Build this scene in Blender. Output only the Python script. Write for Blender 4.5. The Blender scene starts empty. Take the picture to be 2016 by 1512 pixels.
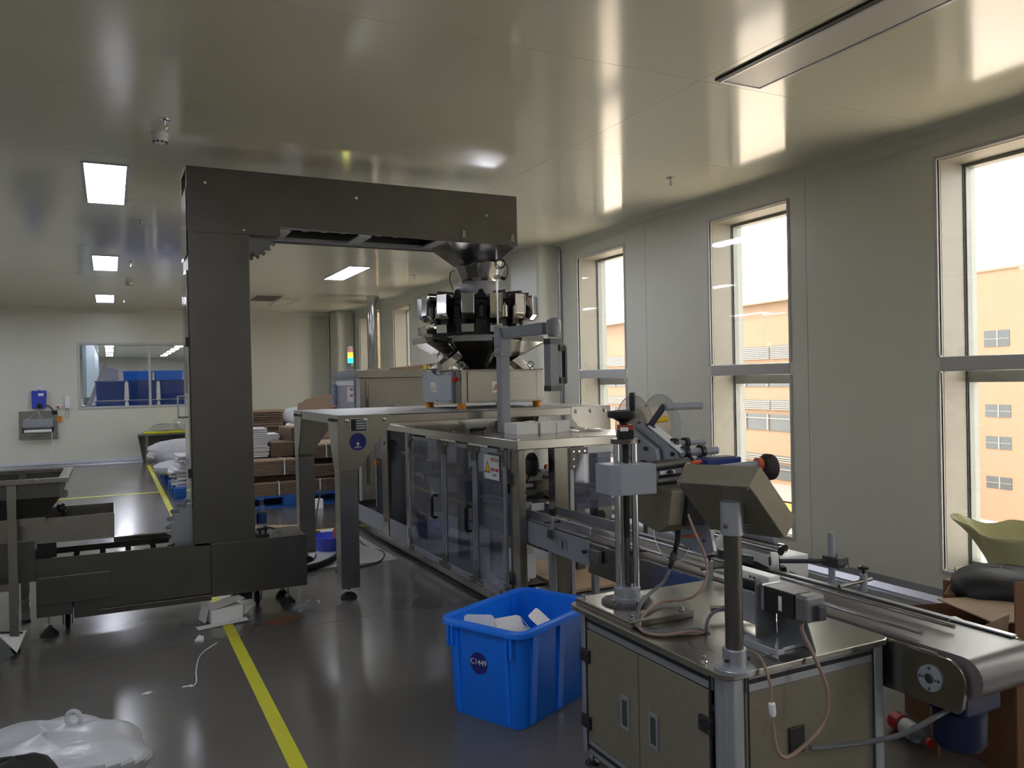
import bpy, bmesh, math, random
from mathutils import Vector, Matrix
random.seed(7)
R = math.radians
PI = math.pi
scn = bpy.context.scene
COL = scn.collection

# ------------------------------------------------------------------ camera
YAW, PIT, ROL = R(26.52), R(-0.29), R(-1.145)
CAM = Vector((0, 0, 1.6))
def camera():
    cy, sy = math.cos(YAW), math.sin(YAW)
    F = Vector((sy, cy, 0)); Rt = Vector((cy, -sy, 0)); U = Vector((0, 0, 1))
    cp, sp = math.cos(PIT), math.sin(PIT)
    F2 = F*cp + U*sp; U2 = U*cp - F*sp
    cr, sr = math.cos(ROL), math.sin(ROL)
    R3 = Rt*cr + U2*sr; U3 = U2*cr - Rt*sr
    cd = bpy.data.cameras.new('camera'); cd.sensor_width = 36; cd.lens = 1585.0/2016*36
    cd.clip_start = 0.05; cd.clip_end = 500
    o = bpy.data.objects.new('camera', cd); COL.objects.link(o)
    m = Matrix((R3, U3, -F2)).transposed().to_4x4(); m.translation = CAM
    o.matrix_world = m
    scn.camera = o
camera()

# ------------------------------------------------------------------ world, sun, exposure
SKY = 4.0
LAMP = 9.5
vs = scn.view_settings
scn.display_settings.display_device = 'sRGB'
vs.view_transform = 'Standard'; vs.look = 'None'; vs.gamma = 1.0; vs.use_curve_mapping = False
vs.exposure = 1.25
w = bpy.data.worlds.new('hazy_sky'); scn.world = w; w.use_nodes = True
nt = w.node_tree; nt.nodes.clear()
out = nt.nodes.new('ShaderNodeOutputWorld'); bg = nt.nodes.new('ShaderNodeBackground')
bg.inputs[0].default_value = (0.98, 1.0, 0.97, 1); bg.inputs[1].default_value = SKY
nt.links.new(bg.outputs[0], out.inputs[0])
sd = bpy.data.lights.new('sun', 'SUN'); sd.energy = 3.0; sd.angle = R(6); sd.color = (1, .93, .82)
so = bpy.data.objects.new('sun', sd); COL.objects.link(so)
so.rotation_euler = Vector((0.42, -0.2, -0.88)).to_track_quat('-Z', 'Y').to_euler()   # shines on the facade opposite, never into this room

# ------------------------------------------------------------------ materials
def lin(c):
    r = []
    for v in c:
        v = v/255.0
        r.append(v/12.92 if v <= .04045 else ((v+.055)/1.055)**2.4)
    return r
def mat(name, rgb, metal=0.0, rough=.5, var=.06, scale=8, bump=0.0, bscale=60, stretch=(1, 1, 1), spec=.5,
        coat=0.0, emit=None, es=0.0, aniso=0.0, rvar=0.0):
    m = bpy.data.materials.new(name); m.use_nodes = True
    n = m.node_tree.nodes; l = m.node_tree.links
    b = n['Principled BSDF']
    c = lin(rgb)
    tc = n.new('ShaderNodeTexCoord'); mp = n.new('ShaderNodeMapping'); mp.inputs['Scale'].default_value = stretch
    l.new(tc.outputs['Object'], mp.inputs[0])
    ns = n.new('ShaderNodeTexNoise'); ns.inputs['Scale'].default_value = scale; ns.inputs['Detail'].default_value = 5
    l.new(mp.outputs[0], ns.inputs['Vector'])
    cr = n.new('ShaderNodeValToRGB'); e = cr.color_ramp.elements
    e[0].position = .3; e[1].position = .7
    e[0].color = [max(0, v*(1-var)) for v in c]+[1]; e[1].color = [min(1, v*(1+var)) for v in c]+[1]
    l.new(ns.outputs[0], cr.inputs[0]); l.new(cr.outputs[0], b.inputs['Base Color'])
    b.inputs['Metallic'].default_value = metal; b.inputs['Roughness'].default_value = rough
    b.inputs['Specular IOR Level'].default_value = spec
    if coat: b.inputs['Coat Weight'].default_value = coat; b.inputs['Coat Roughness'].default_value = .08
    if aniso: b.inputs['Anisotropic'].default_value = aniso
    if rvar:
        mr = n.new('ShaderNodeMapRange'); mr.inputs[3].default_value = max(.02, rough-rvar); mr.inputs[4].default_value = rough+rvar
        l.new(ns.outputs[0], mr.inputs[0]); l.new(mr.outputs[0], b.inputs['Roughness'])
    if bump:
        n2 = n.new('ShaderNodeTexNoise'); n2.inputs['Scale'].default_value = bscale; n2.inputs['Detail'].default_value = 3
        l.new(mp.outputs[0], n2.inputs['Vector'])
        bp = n.new('ShaderNodeBump'); bp.inputs['Strength'].default_value = bump; bp.inputs['Distance'].default_value = .01
        l.new(n2.outputs[0], bp.inputs['Height']); l.new(bp.outputs[0], b.inputs['Normal'])
    if emit:
        b.inputs['Emission Color'].default_value = lin(emit)+[1]; b.inputs['Emission Strength'].default_value = es
    return m
def clear(name, tint=(255, 255, 255), refl=.5, haze=0.0, rough=.02, hazecol=(200, 205, 215), ior=1.45):
    """thin clear sheet: transparent + fresnel gloss (+ a little diffuse haze)"""
    m = bpy.data.materials.new(name); m.use_nodes = True
    n = m.node_tree.nodes; l = m.node_tree.links; n.clear()
    o = n.new('ShaderNodeOutputMaterial'); t = n.new('ShaderNodeBsdfTransparent'); g = n.new('ShaderNodeBsdfGlossy')
    t.inputs[0].default_value = lin(tint)+[1]; g.inputs['Roughness'].default_value = rough
    fr = n.new('ShaderNodeLayerWeight'); fr.inputs[0].default_value = .5      # Schlick's formula, the same on both faces of the sheet
    pw = n.new('ShaderNodeMath'); pw.operation = 'POWER'; pw.inputs[1].default_value = 5
    ma = n.new('ShaderNodeMath'); ma.operation = 'MULTIPLY_ADD'; ma.inputs[1].default_value = .96*refl; ma.inputs[2].default_value = .04*refl; ma.use_clamp = True
    mx = n.new('ShaderNodeMixShader'); l.new(fr.outputs['Facing'], pw.inputs[0]); l.new(pw.outputs[0], ma.inputs[0]); l.new(ma.outputs[0], mx.inputs[0])
    l.new(g.outputs[0], mx.inputs[2])
    if haze:
        d = n.new('ShaderNodeBsdfDiffuse'); d.inputs[0].default_value = lin(hazecol)+[1]
        m2 = n.new('ShaderNodeMixShader'); m2.inputs[0].default_value = haze
        l.new(t.outputs[0], m2.inputs[1]); l.new(d.outputs[0], m2.inputs[2]); l.new(m2.outputs[0], mx.inputs[1])
    else: l.new(t.outputs[0], mx.inputs[1])
    l.new(mx.outputs[0], o.inputs[0])
    return m

M = {}
ORD = ('first', 'second', 'third', 'fourth', 'fifth', 'sixth', 'seventh', 'eighth', 'ninth', 'tenth', 'eleventh', 'twelfth', 'thirteenth', 'fourteenth', 'fifteenth', 'sixteenth')
M['wall'] = mat('cream_wall_panel', (214, 214, 201), rough=.33, var=.015, scale=2, spec=.5)
M['ceil'] = mat('cream_ceiling_panel', (219, 219, 200), rough=.12, var=.015, scale=1.5, spec=.9, bump=.012, bscale=1.2, stretch=(.25, 1, 1))
M['reveal'] = mat('beige_reveal_darkened', (122, 118, 106), rough=.5, var=.015)  # lining added and darkened to hold back sky brightness in the reveals
M['partition'] = mat('blue_grey_partition', (104, 122, 130), rough=.5, var=.12, scale=1.2)
M['bucket'] = mat('bucket_lit_from_below', (178, 172, 174), rough=.5, var=.03)  # metal buckets coloured pale to paint in light from below
M['trim'] = mat('anodised_aluminium_trim', (178, 180, 188), metal=.85, rough=.35, var=.03)
M['wframe'] = mat('window_frame_enamel', (190, 190, 190), rough=.3, var=.02)
M['oframe'] = mat('outer_window_frame', (120, 124, 119), rough=.4, var=.02)
M['floor'] = mat('grey_epoxy_floor', (94, 92, 88), rough=.19, var=.10, scale=1.6, spec=.5, rvar=.05)
M['joint'] = mat('dark_joint', (40, 40, 40), rough=.8)
M['yellow'] = mat('yellow_tape', (206, 205, 40), rough=.5, var=.05, scale=6)
M['steel'] = mat('brushed_steel', (160, 156, 149), metal=1, rough=.26, var=.05, scale=3, rvar=.05, bump=.03, bscale=90)
M['steel_lit_top'] = mat('brushed_steel_lit_top', (196, 192, 184), metal=1, rough=.24, var=.05, scale=3, rvar=.05, bump=.03, bscale=90)  # same steel made lighter, painting in the window light on the top
M['steel_dull'] = mat('dull_steel', (104, 102, 98), metal=.95, rough=.36, var=.08, scale=4, rvar=.06)
M['mirror'] = mat('polished_steel', (190, 188, 184), metal=1, rough=.09, var=.03)
M['chrome'] = mat('chrome_rod', (200, 202, 208), metal=1, rough=.14, var=.02)
M['alu'] = mat('aluminium', (168, 172, 180), metal=.75, rough=.38, var=.03)
M['alu_dk'] = mat('cast_aluminium', (120, 122, 124), metal=.6, rough=.45, var=.06)
M['greymetal'] = mat('grey_painted_metal', (142, 147, 156), rough=.4, var=.03)
M['dgrey'] = mat('dark_grey_paint', (56, 58, 64), rough=.45, var=.04)
M['console'] = mat('taupe_console_paint', (128, 122, 106), metal=.35, rough=.45, var=.07, scale=30)
M['black'] = mat('black_plastic', (22, 22, 24), rough=.42, var=.1)
M['rubber'] = mat('black_rubber', (26, 26, 27), rough=.7, var=.1)
M['cable'] = mat('black_cable', (24, 24, 26), rough=.5)
M['gcable'] = mat('grey_cable', (92, 94, 98), rough=.5)
M['pcable'] = mat('pinkish_brown_cable', (138, 114, 102), rough=.45)
M['orange'] = mat('orange_plastic', (222, 138, 26), rough=.4)
M['red'] = mat('red_plastic', (196, 34, 34), rough=.4)
M['blue'] = mat('blue_crate_plastic', (18, 120, 244), rough=.34, var=.03)
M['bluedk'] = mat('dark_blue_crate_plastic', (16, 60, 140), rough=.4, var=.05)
M['navy'] = mat('navy_sticker', (30, 36, 120), rough=.5)
M['bluepallet'] = mat('blue_pallet_plastic', (30, 92, 170), rough=.5, var=.08)
M['white'] = mat('white_plastic', (226, 228, 230), rough=.4, var=.02)
M['paper'] = mat('white_card', (226, 226, 226), rough=.6, var=.02, scale=10)
M['card'] = mat('brown_cardboard', (156, 132, 108), rough=.75, var=.07, scale=14)
M['cardedge'] = mat('cardboard_edges', (118, 99, 82), rough=.8, var=.2, scale=40)
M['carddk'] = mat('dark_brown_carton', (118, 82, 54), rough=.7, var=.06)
M['wtext'] = mat('white_print', (232, 232, 232), rough=.5, var=0)
M['ktext'] = mat('black_print', (20, 20, 20), rough=.5, var=0)
M['signred'] = mat('red_print', (176, 30, 44), rough=.5, var=0)
M['signyel'] = mat('yellow_print', (226, 190, 40), rough=.5, var=0)
M['signora'] = mat('orange_print', (230, 150, 30), rough=.5, var=0)
M['belt'] = mat('grey_conveyor_belt', (104, 99, 99), rough=.33, var=.03, scale=4)
M['sack'] = mat('woven_green_sack', (206, 202, 150), rough=.7, var=.10, scale=30, stretch=(8, 8, 1), bump=.5, bscale=40)
M['wsack'] = mat('white_woven_sack', (204, 204, 208), rough=.7, var=.06, bump=.9, bscale=9)
M['blackbag'] = mat('black_bag', (10, 10, 11), rough=.6, var=.1, bump=.4, bscale=12)
M['greybox'] = mat('grey_green_carton_print', (84, 92, 92), rough=.6, var=.1)
M['green'] = mat('dark_green_cloth', (38, 84, 74), rough=.7, var=.1)
M['lamp'] = mat('lit_panel_diffuser', (240, 240, 245), rough=.5, var=0, emit=(236, 240, 255), es=LAMP)
M['lamp_far'] = mat('lit_panel_diffuser_back_room', (240, 240, 245), rough=.5, var=0, emit=(236, 240, 255), es=LAMP*3)
M['lampoff'] = mat('unlit_panel_diffuser', (206, 205, 197), rough=.3, var=.01)
M['glass'] = clear('window_glass', tint=(250, 249, 248), refl=1.0)
M['plexi'] = clear('plexiglass_door', tint=(205, 210, 222), refl=.9, haze=.12, rough=.05, hazecol=(160, 164, 190))
M['film'] = clear('clear_plastic_film', tint=(244, 244, 244), refl=1.2, haze=.14, rough=.12, hazecol=(215, 220, 225))
M['disc'] = clear('clear_spool_disc', tint=(240, 240, 240), refl=.8, haze=.10, rough=.03, hazecol=(200, 200, 200))
M['bottle'] = clear('clear_bottle', tint=(235, 240, 245), refl=1.3, haze=.08, rough=.04)
M['facade'] = mat('orange_facade', (120, 99, 80), rough=.85, var=.03, scale=.3)
M['facade2'] = mat('pale_yellow_facade', (150, 128, 90), rough=.85, var=.03, scale=.3)
M['fwin'] = mat('facade_window_glass', (58, 64, 68), rough=.25, var=.1, scale=.6)
M['louvre'] = mat('white_louvre', (124, 116, 110), rough=.6, var=.05)
M['ochre'] = mat('ochre_paint', (150, 118, 52), rough=.6)
M['ground'] = mat('pale_paving', (206, 192, 176), rough=.9, var=.05, scale=.2)

# ------------------------------------------------------------------ mesh builder
class B:
    def __init__(s): s.v = []; s.f = []
    def add(s, vs, fs):
        k = len(s.v); s.v += [Vector(p) for p in vs]; s.f += [tuple(i+k for i in f) for f in fs]; return s
    def box(s, x0, x1, y0, y1, z0, z1):
        v = [(x, y, z) for x in (x0, x1) for y in (y0, y1) for z in (z0, z1)]
        return s.add(v, [(0, 1, 3, 2), (4, 6, 7, 5), (0, 4, 5, 1), (2, 3, 7, 6), (0, 2, 6, 4), (1, 5, 7, 3)])
    def obox(s, c, ax, ay, az, sx, sy, sz):
        """box centred c with axes ax,ay,az (vectors) and full sizes"""
        c = Vector(c); ax, ay, az = [Vector(a).normalized() for a in (ax, ay, az)]
        v = [c+ax*(i*sx/2)+ay*(j*sy/2)+az*(k*sz/2) for i in (-1, 1) for j in (-1, 1) for k in (-1, 1)]
        return s.add(v, [(0, 1, 3, 2), (4, 6, 7, 5), (0, 4, 5, 1), (2, 3, 7, 6), (0, 2, 6, 4), (1, 5, 7, 3)])
    def rings(s, rs, caps=True, closed=True):
        n = len(rs[0]); vs = [p for r in rs for p in r]; fs = []
        for i in range(len(rs)-1):
            for j in range(n if closed else n-1):
                a = i*n+j; b = i*n+(j+1) % n
                fs.append((a, b, b+n, a+n))
        if caps: fs.append(tuple(range(n-1, -1, -1))); fs.append(tuple((len(rs)-1)*n+j for j in range(n)))
        return s.add(vs, fs)
    def cyl(s, p0, p1, r0, r1=None, n=16, caps=True):
        p0, p1 = Vector(p0), Vector(p1); r1 = r0 if r1 is None else r1
        d = (p1-p0).normalized(); u = d.orthogonal().normalized(); w_ = d.cross(u)
        rg = lambda p, r: [p+u*(r*math.cos(2*PI*i/n))+w_*(r*math.sin(2*PI*i/n)) for i in range(n)]
        return s.rings([rg(p0, r0), rg(p1, r1)], caps)
    def tube(s, pts, r, n=8, smooth=3):
        pts = [Vector(p) for p in pts]
        if smooth and len(pts) > 2:
            q = []
            P = [pts[0]*2-pts[1]]+pts+[pts[-1]*2-pts[-2]]
            for i in range(1, len(P)-2):
                for k in range(smooth):
                    t = k/smooth; a, b, c, d = P[i-1], P[i], P[i+1], P[i+2]
                    q.append(.5*((2*b)+(c-a)*t+(2*a-5*b+4*c-d)*t*t+(3*b-a-3*c+d)*t**3))
            q.append(pts[-1]); pts = q
        rs = []; u = None
        for i, p in enumerate(pts):
            d = (pts[min(i+1, len(pts)-1)]-pts[max(i-1, 0)]).normalized()
            u = d.orthogonal().normalized() if u is None else (u-d*u.dot(d)).normalized()
            w_ = d.cross(u)
            rs.append([p+u*(r*math.cos(2*PI*j/n))+w_*(r*math.sin(2*PI*j/n)) for j in range(n)])
        return s.rings(rs)
    def lathe(s, c, prof, axis=(0, 0, 1), n=20, caps=True):
        c = Vector(c); d = Vector(axis).normalized()
        u = d.orthogonal().normalized() if abs(d.z) < .999 else Vector((1, 0, 0)); w_ = d.cross(u)
        return s.rings([[c+d*h+u*(r*math.cos(2*PI*j/n))+w_*(r*math.sin(2*PI*j/n)) for j in range(n)] for r, h in prof], caps)
    def prism(s, poly, axis, a, b):
        """poly: 2d points; axis 'x': (y,z), 'y': (x,z), 'z': (x,y)"""
        mk = {'x': lambda p, t: (t, p[0], p[1]), 'y': lambda p, t: (p[0], t, p[1]), 'z': lambda p, t: (p[0], p[1], t)}[axis]
        return s.rings([[mk(p, a) for p in poly], [mk(p, b) for p in poly]])
    def torus(s, c, axis, R_, r, n=20, m=8, a0=0, a1=2*PI):
        c = Vector(c); d = Vector(axis).normalized(); u = d.orthogonal().normalized(); w_ = d.cross(u)
        full = abs(a1-a0-2*PI) < 1e-6; rs = []
        for i in range(n+1):
            t = a0+(a1-a0)*i/n; e = u*math.cos(t)+w_*math.sin(t)
            rs.append([c+e*(R_+r*math.cos(2*PI*j/m))+d*(r*math.sin(2*PI*j/m)) for j in range(m)])
        return s.rings(rs, not full)
    def move(s, m):
        s.v = [m @ p for p in s.v]; return s

ORG = {}
PROTO = {}
def link(o, parent=None):
    COL.objects.link(o)
    if parent is not None: o.parent = parent; ORG[o.name] = ORG.get(parent.name, Vector((0, 0, 0)))
    return o
def mesh(b, name, m, org, smooth, bevel, seg=2):
    me = bpy.data.meshes.new(name)
    me.from_pydata([p-org for p in b.v], [], b.f)
    bm = bmesh.new(); bm.from_mesh(me); bmesh.ops.recalc_face_normals(bm, faces=bm.faces); bm.to_mesh(me); bm.free()
    me.materials.append(m)
    if smooth:
        for p in me.polygons: p.use_smooth = True
    return me
def part(name, b, m, parent=None, smooth=False, bevel=0.0, label=None, kind=None, seg=2, auto=None):
    org = ORG.get(parent.name, Vector((0, 0, 0))) if parent is not None else Vector((0, 0, 0))
    if isinstance(m, str): m = M[m]
    me = mesh(b, name, m, org, smooth, bevel)
    o = bpy.data.objects.new(name, me); link(o, parent)
    if smooth:
        md = o.modifiers.new('edges', 'EDGE_SPLIT'); md.split_angle = R(38)
    if bevel:
        md = o.modifiers.new('bevel', 'BEVEL'); md.width = bevel; md.segments = seg; md.limit_method = 'ANGLE'; md.angle_limit = R(40)
    if label: o['label'] = label
    if kind: o['kind'] = kind
    elif name in ('bolts', 'rivets', 'screw_holes', 'plate_screws', 'vents', 'grooves'): o['kind'] = 'stuff'
    return o
def thing(name, label, cat, loc=(0, 0, 0), group=None, rotz=0.0, local=False):
    o = bpy.data.objects.new(name, None); o.empty_display_size = .1; COL.objects.link(o)
    o.location = loc; o.rotation_euler = (0, 0, rotz)
    ORG[o.name] = Vector((0, 0, 0)) if local else Vector(loc)
    o['label'] = label; o['category'] = cat
    if group: o['group'] = group
    return o
def solo(name, b, m, label, cat, group=None, loc=None, **k):
    """a thing that is one mesh; origin at loc"""
    loc = Vector(loc) if loc is not None else Vector((0, 0, 0))
    b.v = [p-loc for p in b.v]
    o = part(name, b, m, None, **k); o.location = loc
    o['label'] = label; o['category'] = cat
    if group: o['group'] = group
    return o
def struct(name, b, m, parent=None, **k):
    o = part(name, b, m, parent, **k)
    if parent is None: o['kind'] = 'structure'
    return o
def clone(o, loc=None, label=None, rotz=None, parent=None, group=None):
    c = o.copy(); COL.objects.link(c); c.parent = parent
    ORG[c.name] = ORG.get(o.name, Vector((0, 0, 0)))
    if parent is None:
        if loc is not None: c.location = loc
        if rotz is not None: c.rotation_euler = (0, 0, rotz)
        if label: c['label'] = label
        if group: c['group'] = group
    for ch in list(o.children): clone(ch, parent=c)
    return c
def text(body, size, m, origin, ux, uy, name='lettering', parent=None, extrude=.0006, align='CENTER'):
    """flat print: origin centre, ux = reading direction, uy = up"""
    cu = bpy.data.curves.new(name, 'FONT'); cu.body = body; cu.size = size; cu.extrude = extrude
    cu.align_x = align; cu.align_y = 'CENTER'; cu.resolution_u = 3
    t = bpy.data.objects.new(name, cu); COL.objects.link(t)
    dg = bpy.context.evaluated_depsgraph_get(); dg.update()
    me = bpy.data.meshes.new_from_object(t.evaluated_get(dg)); bpy.data.objects.remove(t); bpy.data.curves.remove(cu)
    org = ORG.get(parent.name, Vector((0, 0, 0))) if parent is not None else Vector((0, 0, 0))
    ux = Vector(ux).normalized(); uy = Vector(uy).normalized(); uz = ux.cross(uy)
    mm = Matrix((ux, uy, uz)).transposed().to_4x4(); mm.translation = Vector(origin)-org
    me.transform(mm); me.materials.clear(); me.materials.append(M[m])
    o = bpy.data.objects.new(name, me); link(o, parent)
    return o
def lump(c, sx, sy, sz, n=18, k=12, amp=.12, seed=1, flat=.0, fn=None, pinch=0.0):
    """crumpled closed bag-like blob"""
    rnd = random.Random(seed); ph = [(rnd.uniform(0, 6.28), rnd.randint(2, 6), rnd.randint(1, 4), rnd.uniform(.3, 1)) for _ in range(7)]
    b = B(); rs = []
    for i in range(k+1):
        t = i/k; a = PI*t; rr = math.sin(a) ** .6 if 0 < t < 1 else 0.02
        z = -math.cos(a)
        if pinch and z > .3: rr *= 1-pinch*(z-.3)/.7
        ring = []
        for j in range(n):
            th = 2*PI*j/n
            d = 1+amp*sum(wt*math.sin(p+f*th+g*a*2) for p, f, g, wt in ph)/3
            x = rr*d*math.cos(th)*sx; y = rr*d*math.sin(th)*sy; zz = z*sz*(1+amp*.4*math.sin(3*th+ph[0][0]))
            if flat and zz < -sz*flat: zz = -sz*flat
            ring.append(Vector(c)+Vector((x, y, zz)))
        rs.append(ring)
    b.rings(rs)
    return b
# ================================================================== the room
XW, YB, ZC = 5.1, 19.15, 3.275
XL, YF = -7.5, -5.0
# floor: slabs with a saw-cut joint
fl = part('floor', B().box(XL, XW, YF, YB, -.25, -.012), 'joint'); fl['kind'] = 'structure'
ys = [YF, -.61, 5.385, 11.4, 17.4, YB]
for a, b_ in zip(ys[:-1], ys[1:]):
    part('floor_slab', B().box(XL, XW, a+.0025, b_-.0025, -.012, 0), 'floor', fl)
# ceiling: panels with hairline joints
ce = part('ceiling', B().box(XL, XW+.6, YF, YB+.1, ZC+.012, ZC+.3), 'joint'); ce['kind'] = 'structure'
yy = [YF]+[3.6+1.42*k for k in range(-5, 11)]+[YB]
yy = [YF]+[v for v in yy[1:-1] if YF+.2 < v < YB-.2]+[YB]
for a, b_ in zip(yy[:-1], yy[1:]):
    for x0, x1 in ((XL, -2.4), (-2.4, 3.025), (3.025, XW)):
        part('ceiling_panel', B().box(x0+.0015, x1-.0015, a+.0015, b_-.0015, ZC, ZC+.012), 'ceil', ce)
# right wall: solid piers, sill and head bands around the tall window openings
ZS, ZT = .24, 3.05
WY = [(-4.45, -3.47), (-2.05, -1.07), (.29, 1.27), (2.65, 3.63), (5.0, 5.98), (7.4, 8.378), (12.13, 13.1), (14.505, 15.466), (16.94, 17.91)]
wr = B(); wr.box(XW, 5.5, YF, YB+.1, -.25, ZS); wr.box(XW, 5.5, YF, YB+.1, ZT, ZC+.2)
edges = [YF]+[v for p in WY for v in p]+[YB+.1]
for i in range(0, len(edges), 2): wr.box(XW, 5.5, edges[i], edges[i+1], ZS, ZT)
struct('wall_right', wr, 'wall')
# pale vertical seams where the wall panels meet
for k, y in enumerate((-.3, 2.0, 4.8, 7.0, 10.9, 14.0, 16.3)):
    o = part('trim_%d' % (k+1), B().box(XW-.0012, XW+.002, y-.002, y+.002, .08, ZC-.05), 'greymetal'); o['kind'] = 'structure'
def window(k, y0, y1):
    fr = B(); t = .022; x0, x1 = XW-.012, XW+.03
    e = .028
    for z0, z1 in ((ZS, 1.6), (1.7, ZT)):
        fr.box(x0, x1, y0-e, y0, z0-e if z0 == ZS else z0, z1+e if z1 == ZT else z1)
        fr.box(x0, x1, y1, y1+e, z0-e if z0 == ZS else z0, z1+e if z1 == ZT else z1)
    fr.box(x0, x1, y0, y1, ZS-e, ZS); fr.box(x0, x1, y0, y1, ZT, ZT+e)
    w_ = part('window_%d' % k, fr, 'wframe', bevel=.008); w_['kind'] = 'structure'
    part('rail', B().box(x0+.004, x1+.03, y0-.002, y1+.002, 1.6, 1.7), 'wframe', w_, bevel=.008)
    part('pane', B().box(XW+.012, XW+.018, y0, y1, ZS, 1.6), 'glass', w_)
    part('pane', B().box(XW+.012, XW+.018, y0, y1, 1.7, ZT), 'glass', w_)
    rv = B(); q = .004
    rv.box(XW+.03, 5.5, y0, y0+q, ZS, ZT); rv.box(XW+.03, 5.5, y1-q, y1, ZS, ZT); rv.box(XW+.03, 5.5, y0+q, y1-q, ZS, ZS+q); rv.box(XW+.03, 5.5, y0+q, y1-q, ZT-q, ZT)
    part('added_reveal_liner', rv, 'reveal', w_)
    of = B(); X0, X1 = 5.375, 5.475; e2 = .016
    of.box(X0, X1, y0+q, y0+q+e2, ZS+q, ZT-q); of.box(X0, X1, y1-q-e2, y1-q, ZS+q, ZT-q)
    of.box(X0, X1, y0+q+e2, y1-q-e2, ZS+q, ZS+.03); of.box(X0, X1, y0+q+e2, y1-q-e2, ZT-.03, ZT-q); of.box(X0, X1, y0+q+e2, y1-q-e2, 1.52, 1.62)
    part('outer_frame', of, 'oframe', w_, bevel=.003)
    gk = B(); gk.box(5.362, 5.374, y0+q, y0+q+.006, ZS+q, ZT-q); gk.box(5.362, 5.374, y1-q-.006, y1-q, ZS+q, ZT-q); part('gasket', gk, 'dgrey', w_)
    part('outer_pane', B().box(5.42, 5.426, y0+q+e2, y1-q-e2, ZS+.03, 1.52), 'glass', w_)
    part('outer_pane', B().box(5.42, 5.426, y0+q+e2, y1-q-e2, 1.62, ZT-.03), 'glass', w_)
    pl = bpy.data.lights.new('window_portal', 'AREA'); pl.shape = 'RECTANGLE'; pl.size = y1-y0; pl.size_y = ZT-ZS
    pl.cycles.is_portal = True
    po = bpy.data.objects.new('window_portal', pl); COL.objects.link(po)
    po.location = (5.62, (y0+y1)/2, (ZS+ZT)/2); po.rotation_euler = (R(90), 0, R(90))
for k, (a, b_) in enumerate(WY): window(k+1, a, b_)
# outside skin of this building around the windows
# pillars with rounded cladding
def pillar(name, y0, y1, x0):
    r = .07; p = []
    for cx, cy, a0 in ((x0+r, y0+r, 180), (x0+r, y1-r, 90)):
        for i in range(7):
            a = R(a0 + (90*i/6 if a0 == 180 else 90-90*i/6 + 0)) if a0 == 180 else R(180-90*i/6)
            if a0 == 180: p.append((cx+r*math.cos(R(270-90*i/6)), cy+r*math.sin(R(270-90*i/6))))
            else: p.append((cx+r*math.cos(a), cy+r*math.sin(a)))
    p = [(XW, y0)]+p+[(XW, y1)]
    o = struct(name, B().prism(p, 'z', 0, ZC), 'wall'); return o
pillar('wall_pillar_right', 8.78, 9.62, 4.78)
pillar('wall_pillar_back', 18.38, 19.13, 4.70)
for k, (x, y) in enumerate(((5.07, 8.765), (4.69, 19.13), (5.07, 18.36), (5.07, 9.63))):
    o = part('trim_%d' % (k+8), B().cyl((x, y, 0), (x, y, ZC), .02, n=10), 'trim', smooth=True); o['kind'] = 'structure'
# back wall with the observation window
wx0, wx1, wz0, wz1 = -.56, 2.6, 1.21, 2.515
wb = B(); wb.box(XL, wx0, YB, YB+.1, -.25, ZC+.2); wb.box(wx1, XW+.4, YB, YB+.1, -.25, ZC+.2)
wb.box(wx0, wx1, YB, YB+.1, -.25, wz0); wb.box(wx0, wx1, YB, YB+.1, wz1, ZC+.2)
struct('wall_back', wb, 'wall')
wf = B(); e = .05
wf.box(wx0-e, wx0, YB-.015, YB+.11, wz0-e, wz1+e); wf.box(wx1, wx1+e, YB-.015, YB+.11, wz0-e, wz1+e)
wf.box(wx0, wx1, YB-.015, YB+.11, wz0-e, wz0); wf.box(wx0, wx1, YB-.015, YB+.11, wz1, wz1+e)
w9 = part('window_10', wf, 'wframe', bevel=.008); w9['kind'] = 'structure'
part('mullion', B().box(.75, .80, YB+.02, YB+.08, wz0, wz1), 'wframe', w9)
part('pane', B().box(wx0, .75, YB+.04, YB+.046, wz0, wz1), 'glass', w9)
part('pane', B().box(.80, wx1, YB+.04, YB+.046, wz0, wz1), 'glass', w9)
# left and front walls (behind and beside the camera)
struct('wall_left', B().box(XL-.1, XL, YF-.1, YB+.1, -.25, ZC+.2), 'wall')
struct('wall_front', B().box(XL-.1, 5.5, YF-.1, YF, -.25, ZC+.2), 'wall')
# coved aluminium skirting and cornice
def cove(x, y, sx, sy, x2, y2, z, up):
    pass
bs = B(); bs.prism([(XW, 0), (XW-.06, 0), (XW-.055, .012), (XW-.02, .05), (XW-.012, .1), (XW, .1)], 'y', YF, 8.78)
bs.prism([(XW, 0), (XW-.06, 0), (XW-.055, .012), (XW-.02, .05), (XW-.012, .1), (XW, .1)], 'y', 9.62, 18.38)
struct('baseboard_right', bs, 'trim')
bb = B(); bb.prism([(YB, 0), (YB-.06, 0), (YB-.055, .012), (YB-.02, .05), (YB-.012, .1), (YB, .1)], 'x', XL, 4.7)
struct('baseboard_back', bb, 'trim')
cp = [(0, 0), (-.09, 0), (-.06, -.012), (-.03, -.03), (-.012, -.06), (0, -.09)]
ct = B(); ct.prism([(XW+a, ZC+b_) for a, b_ in cp], 'y', YF, 8.78); ct.prism([(XW+a, ZC+b_) for a, b_ in cp], 'y', 9.62, 18.38)
struct('trim_20', ct, 'wall', smooth=True)
cb = B(); cb.prism([(YB+a, ZC+b_) for a, b_ in cp], 'x', XL, 4.7)
struct('trim_21', cb, 'wall', smooth=True)

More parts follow.
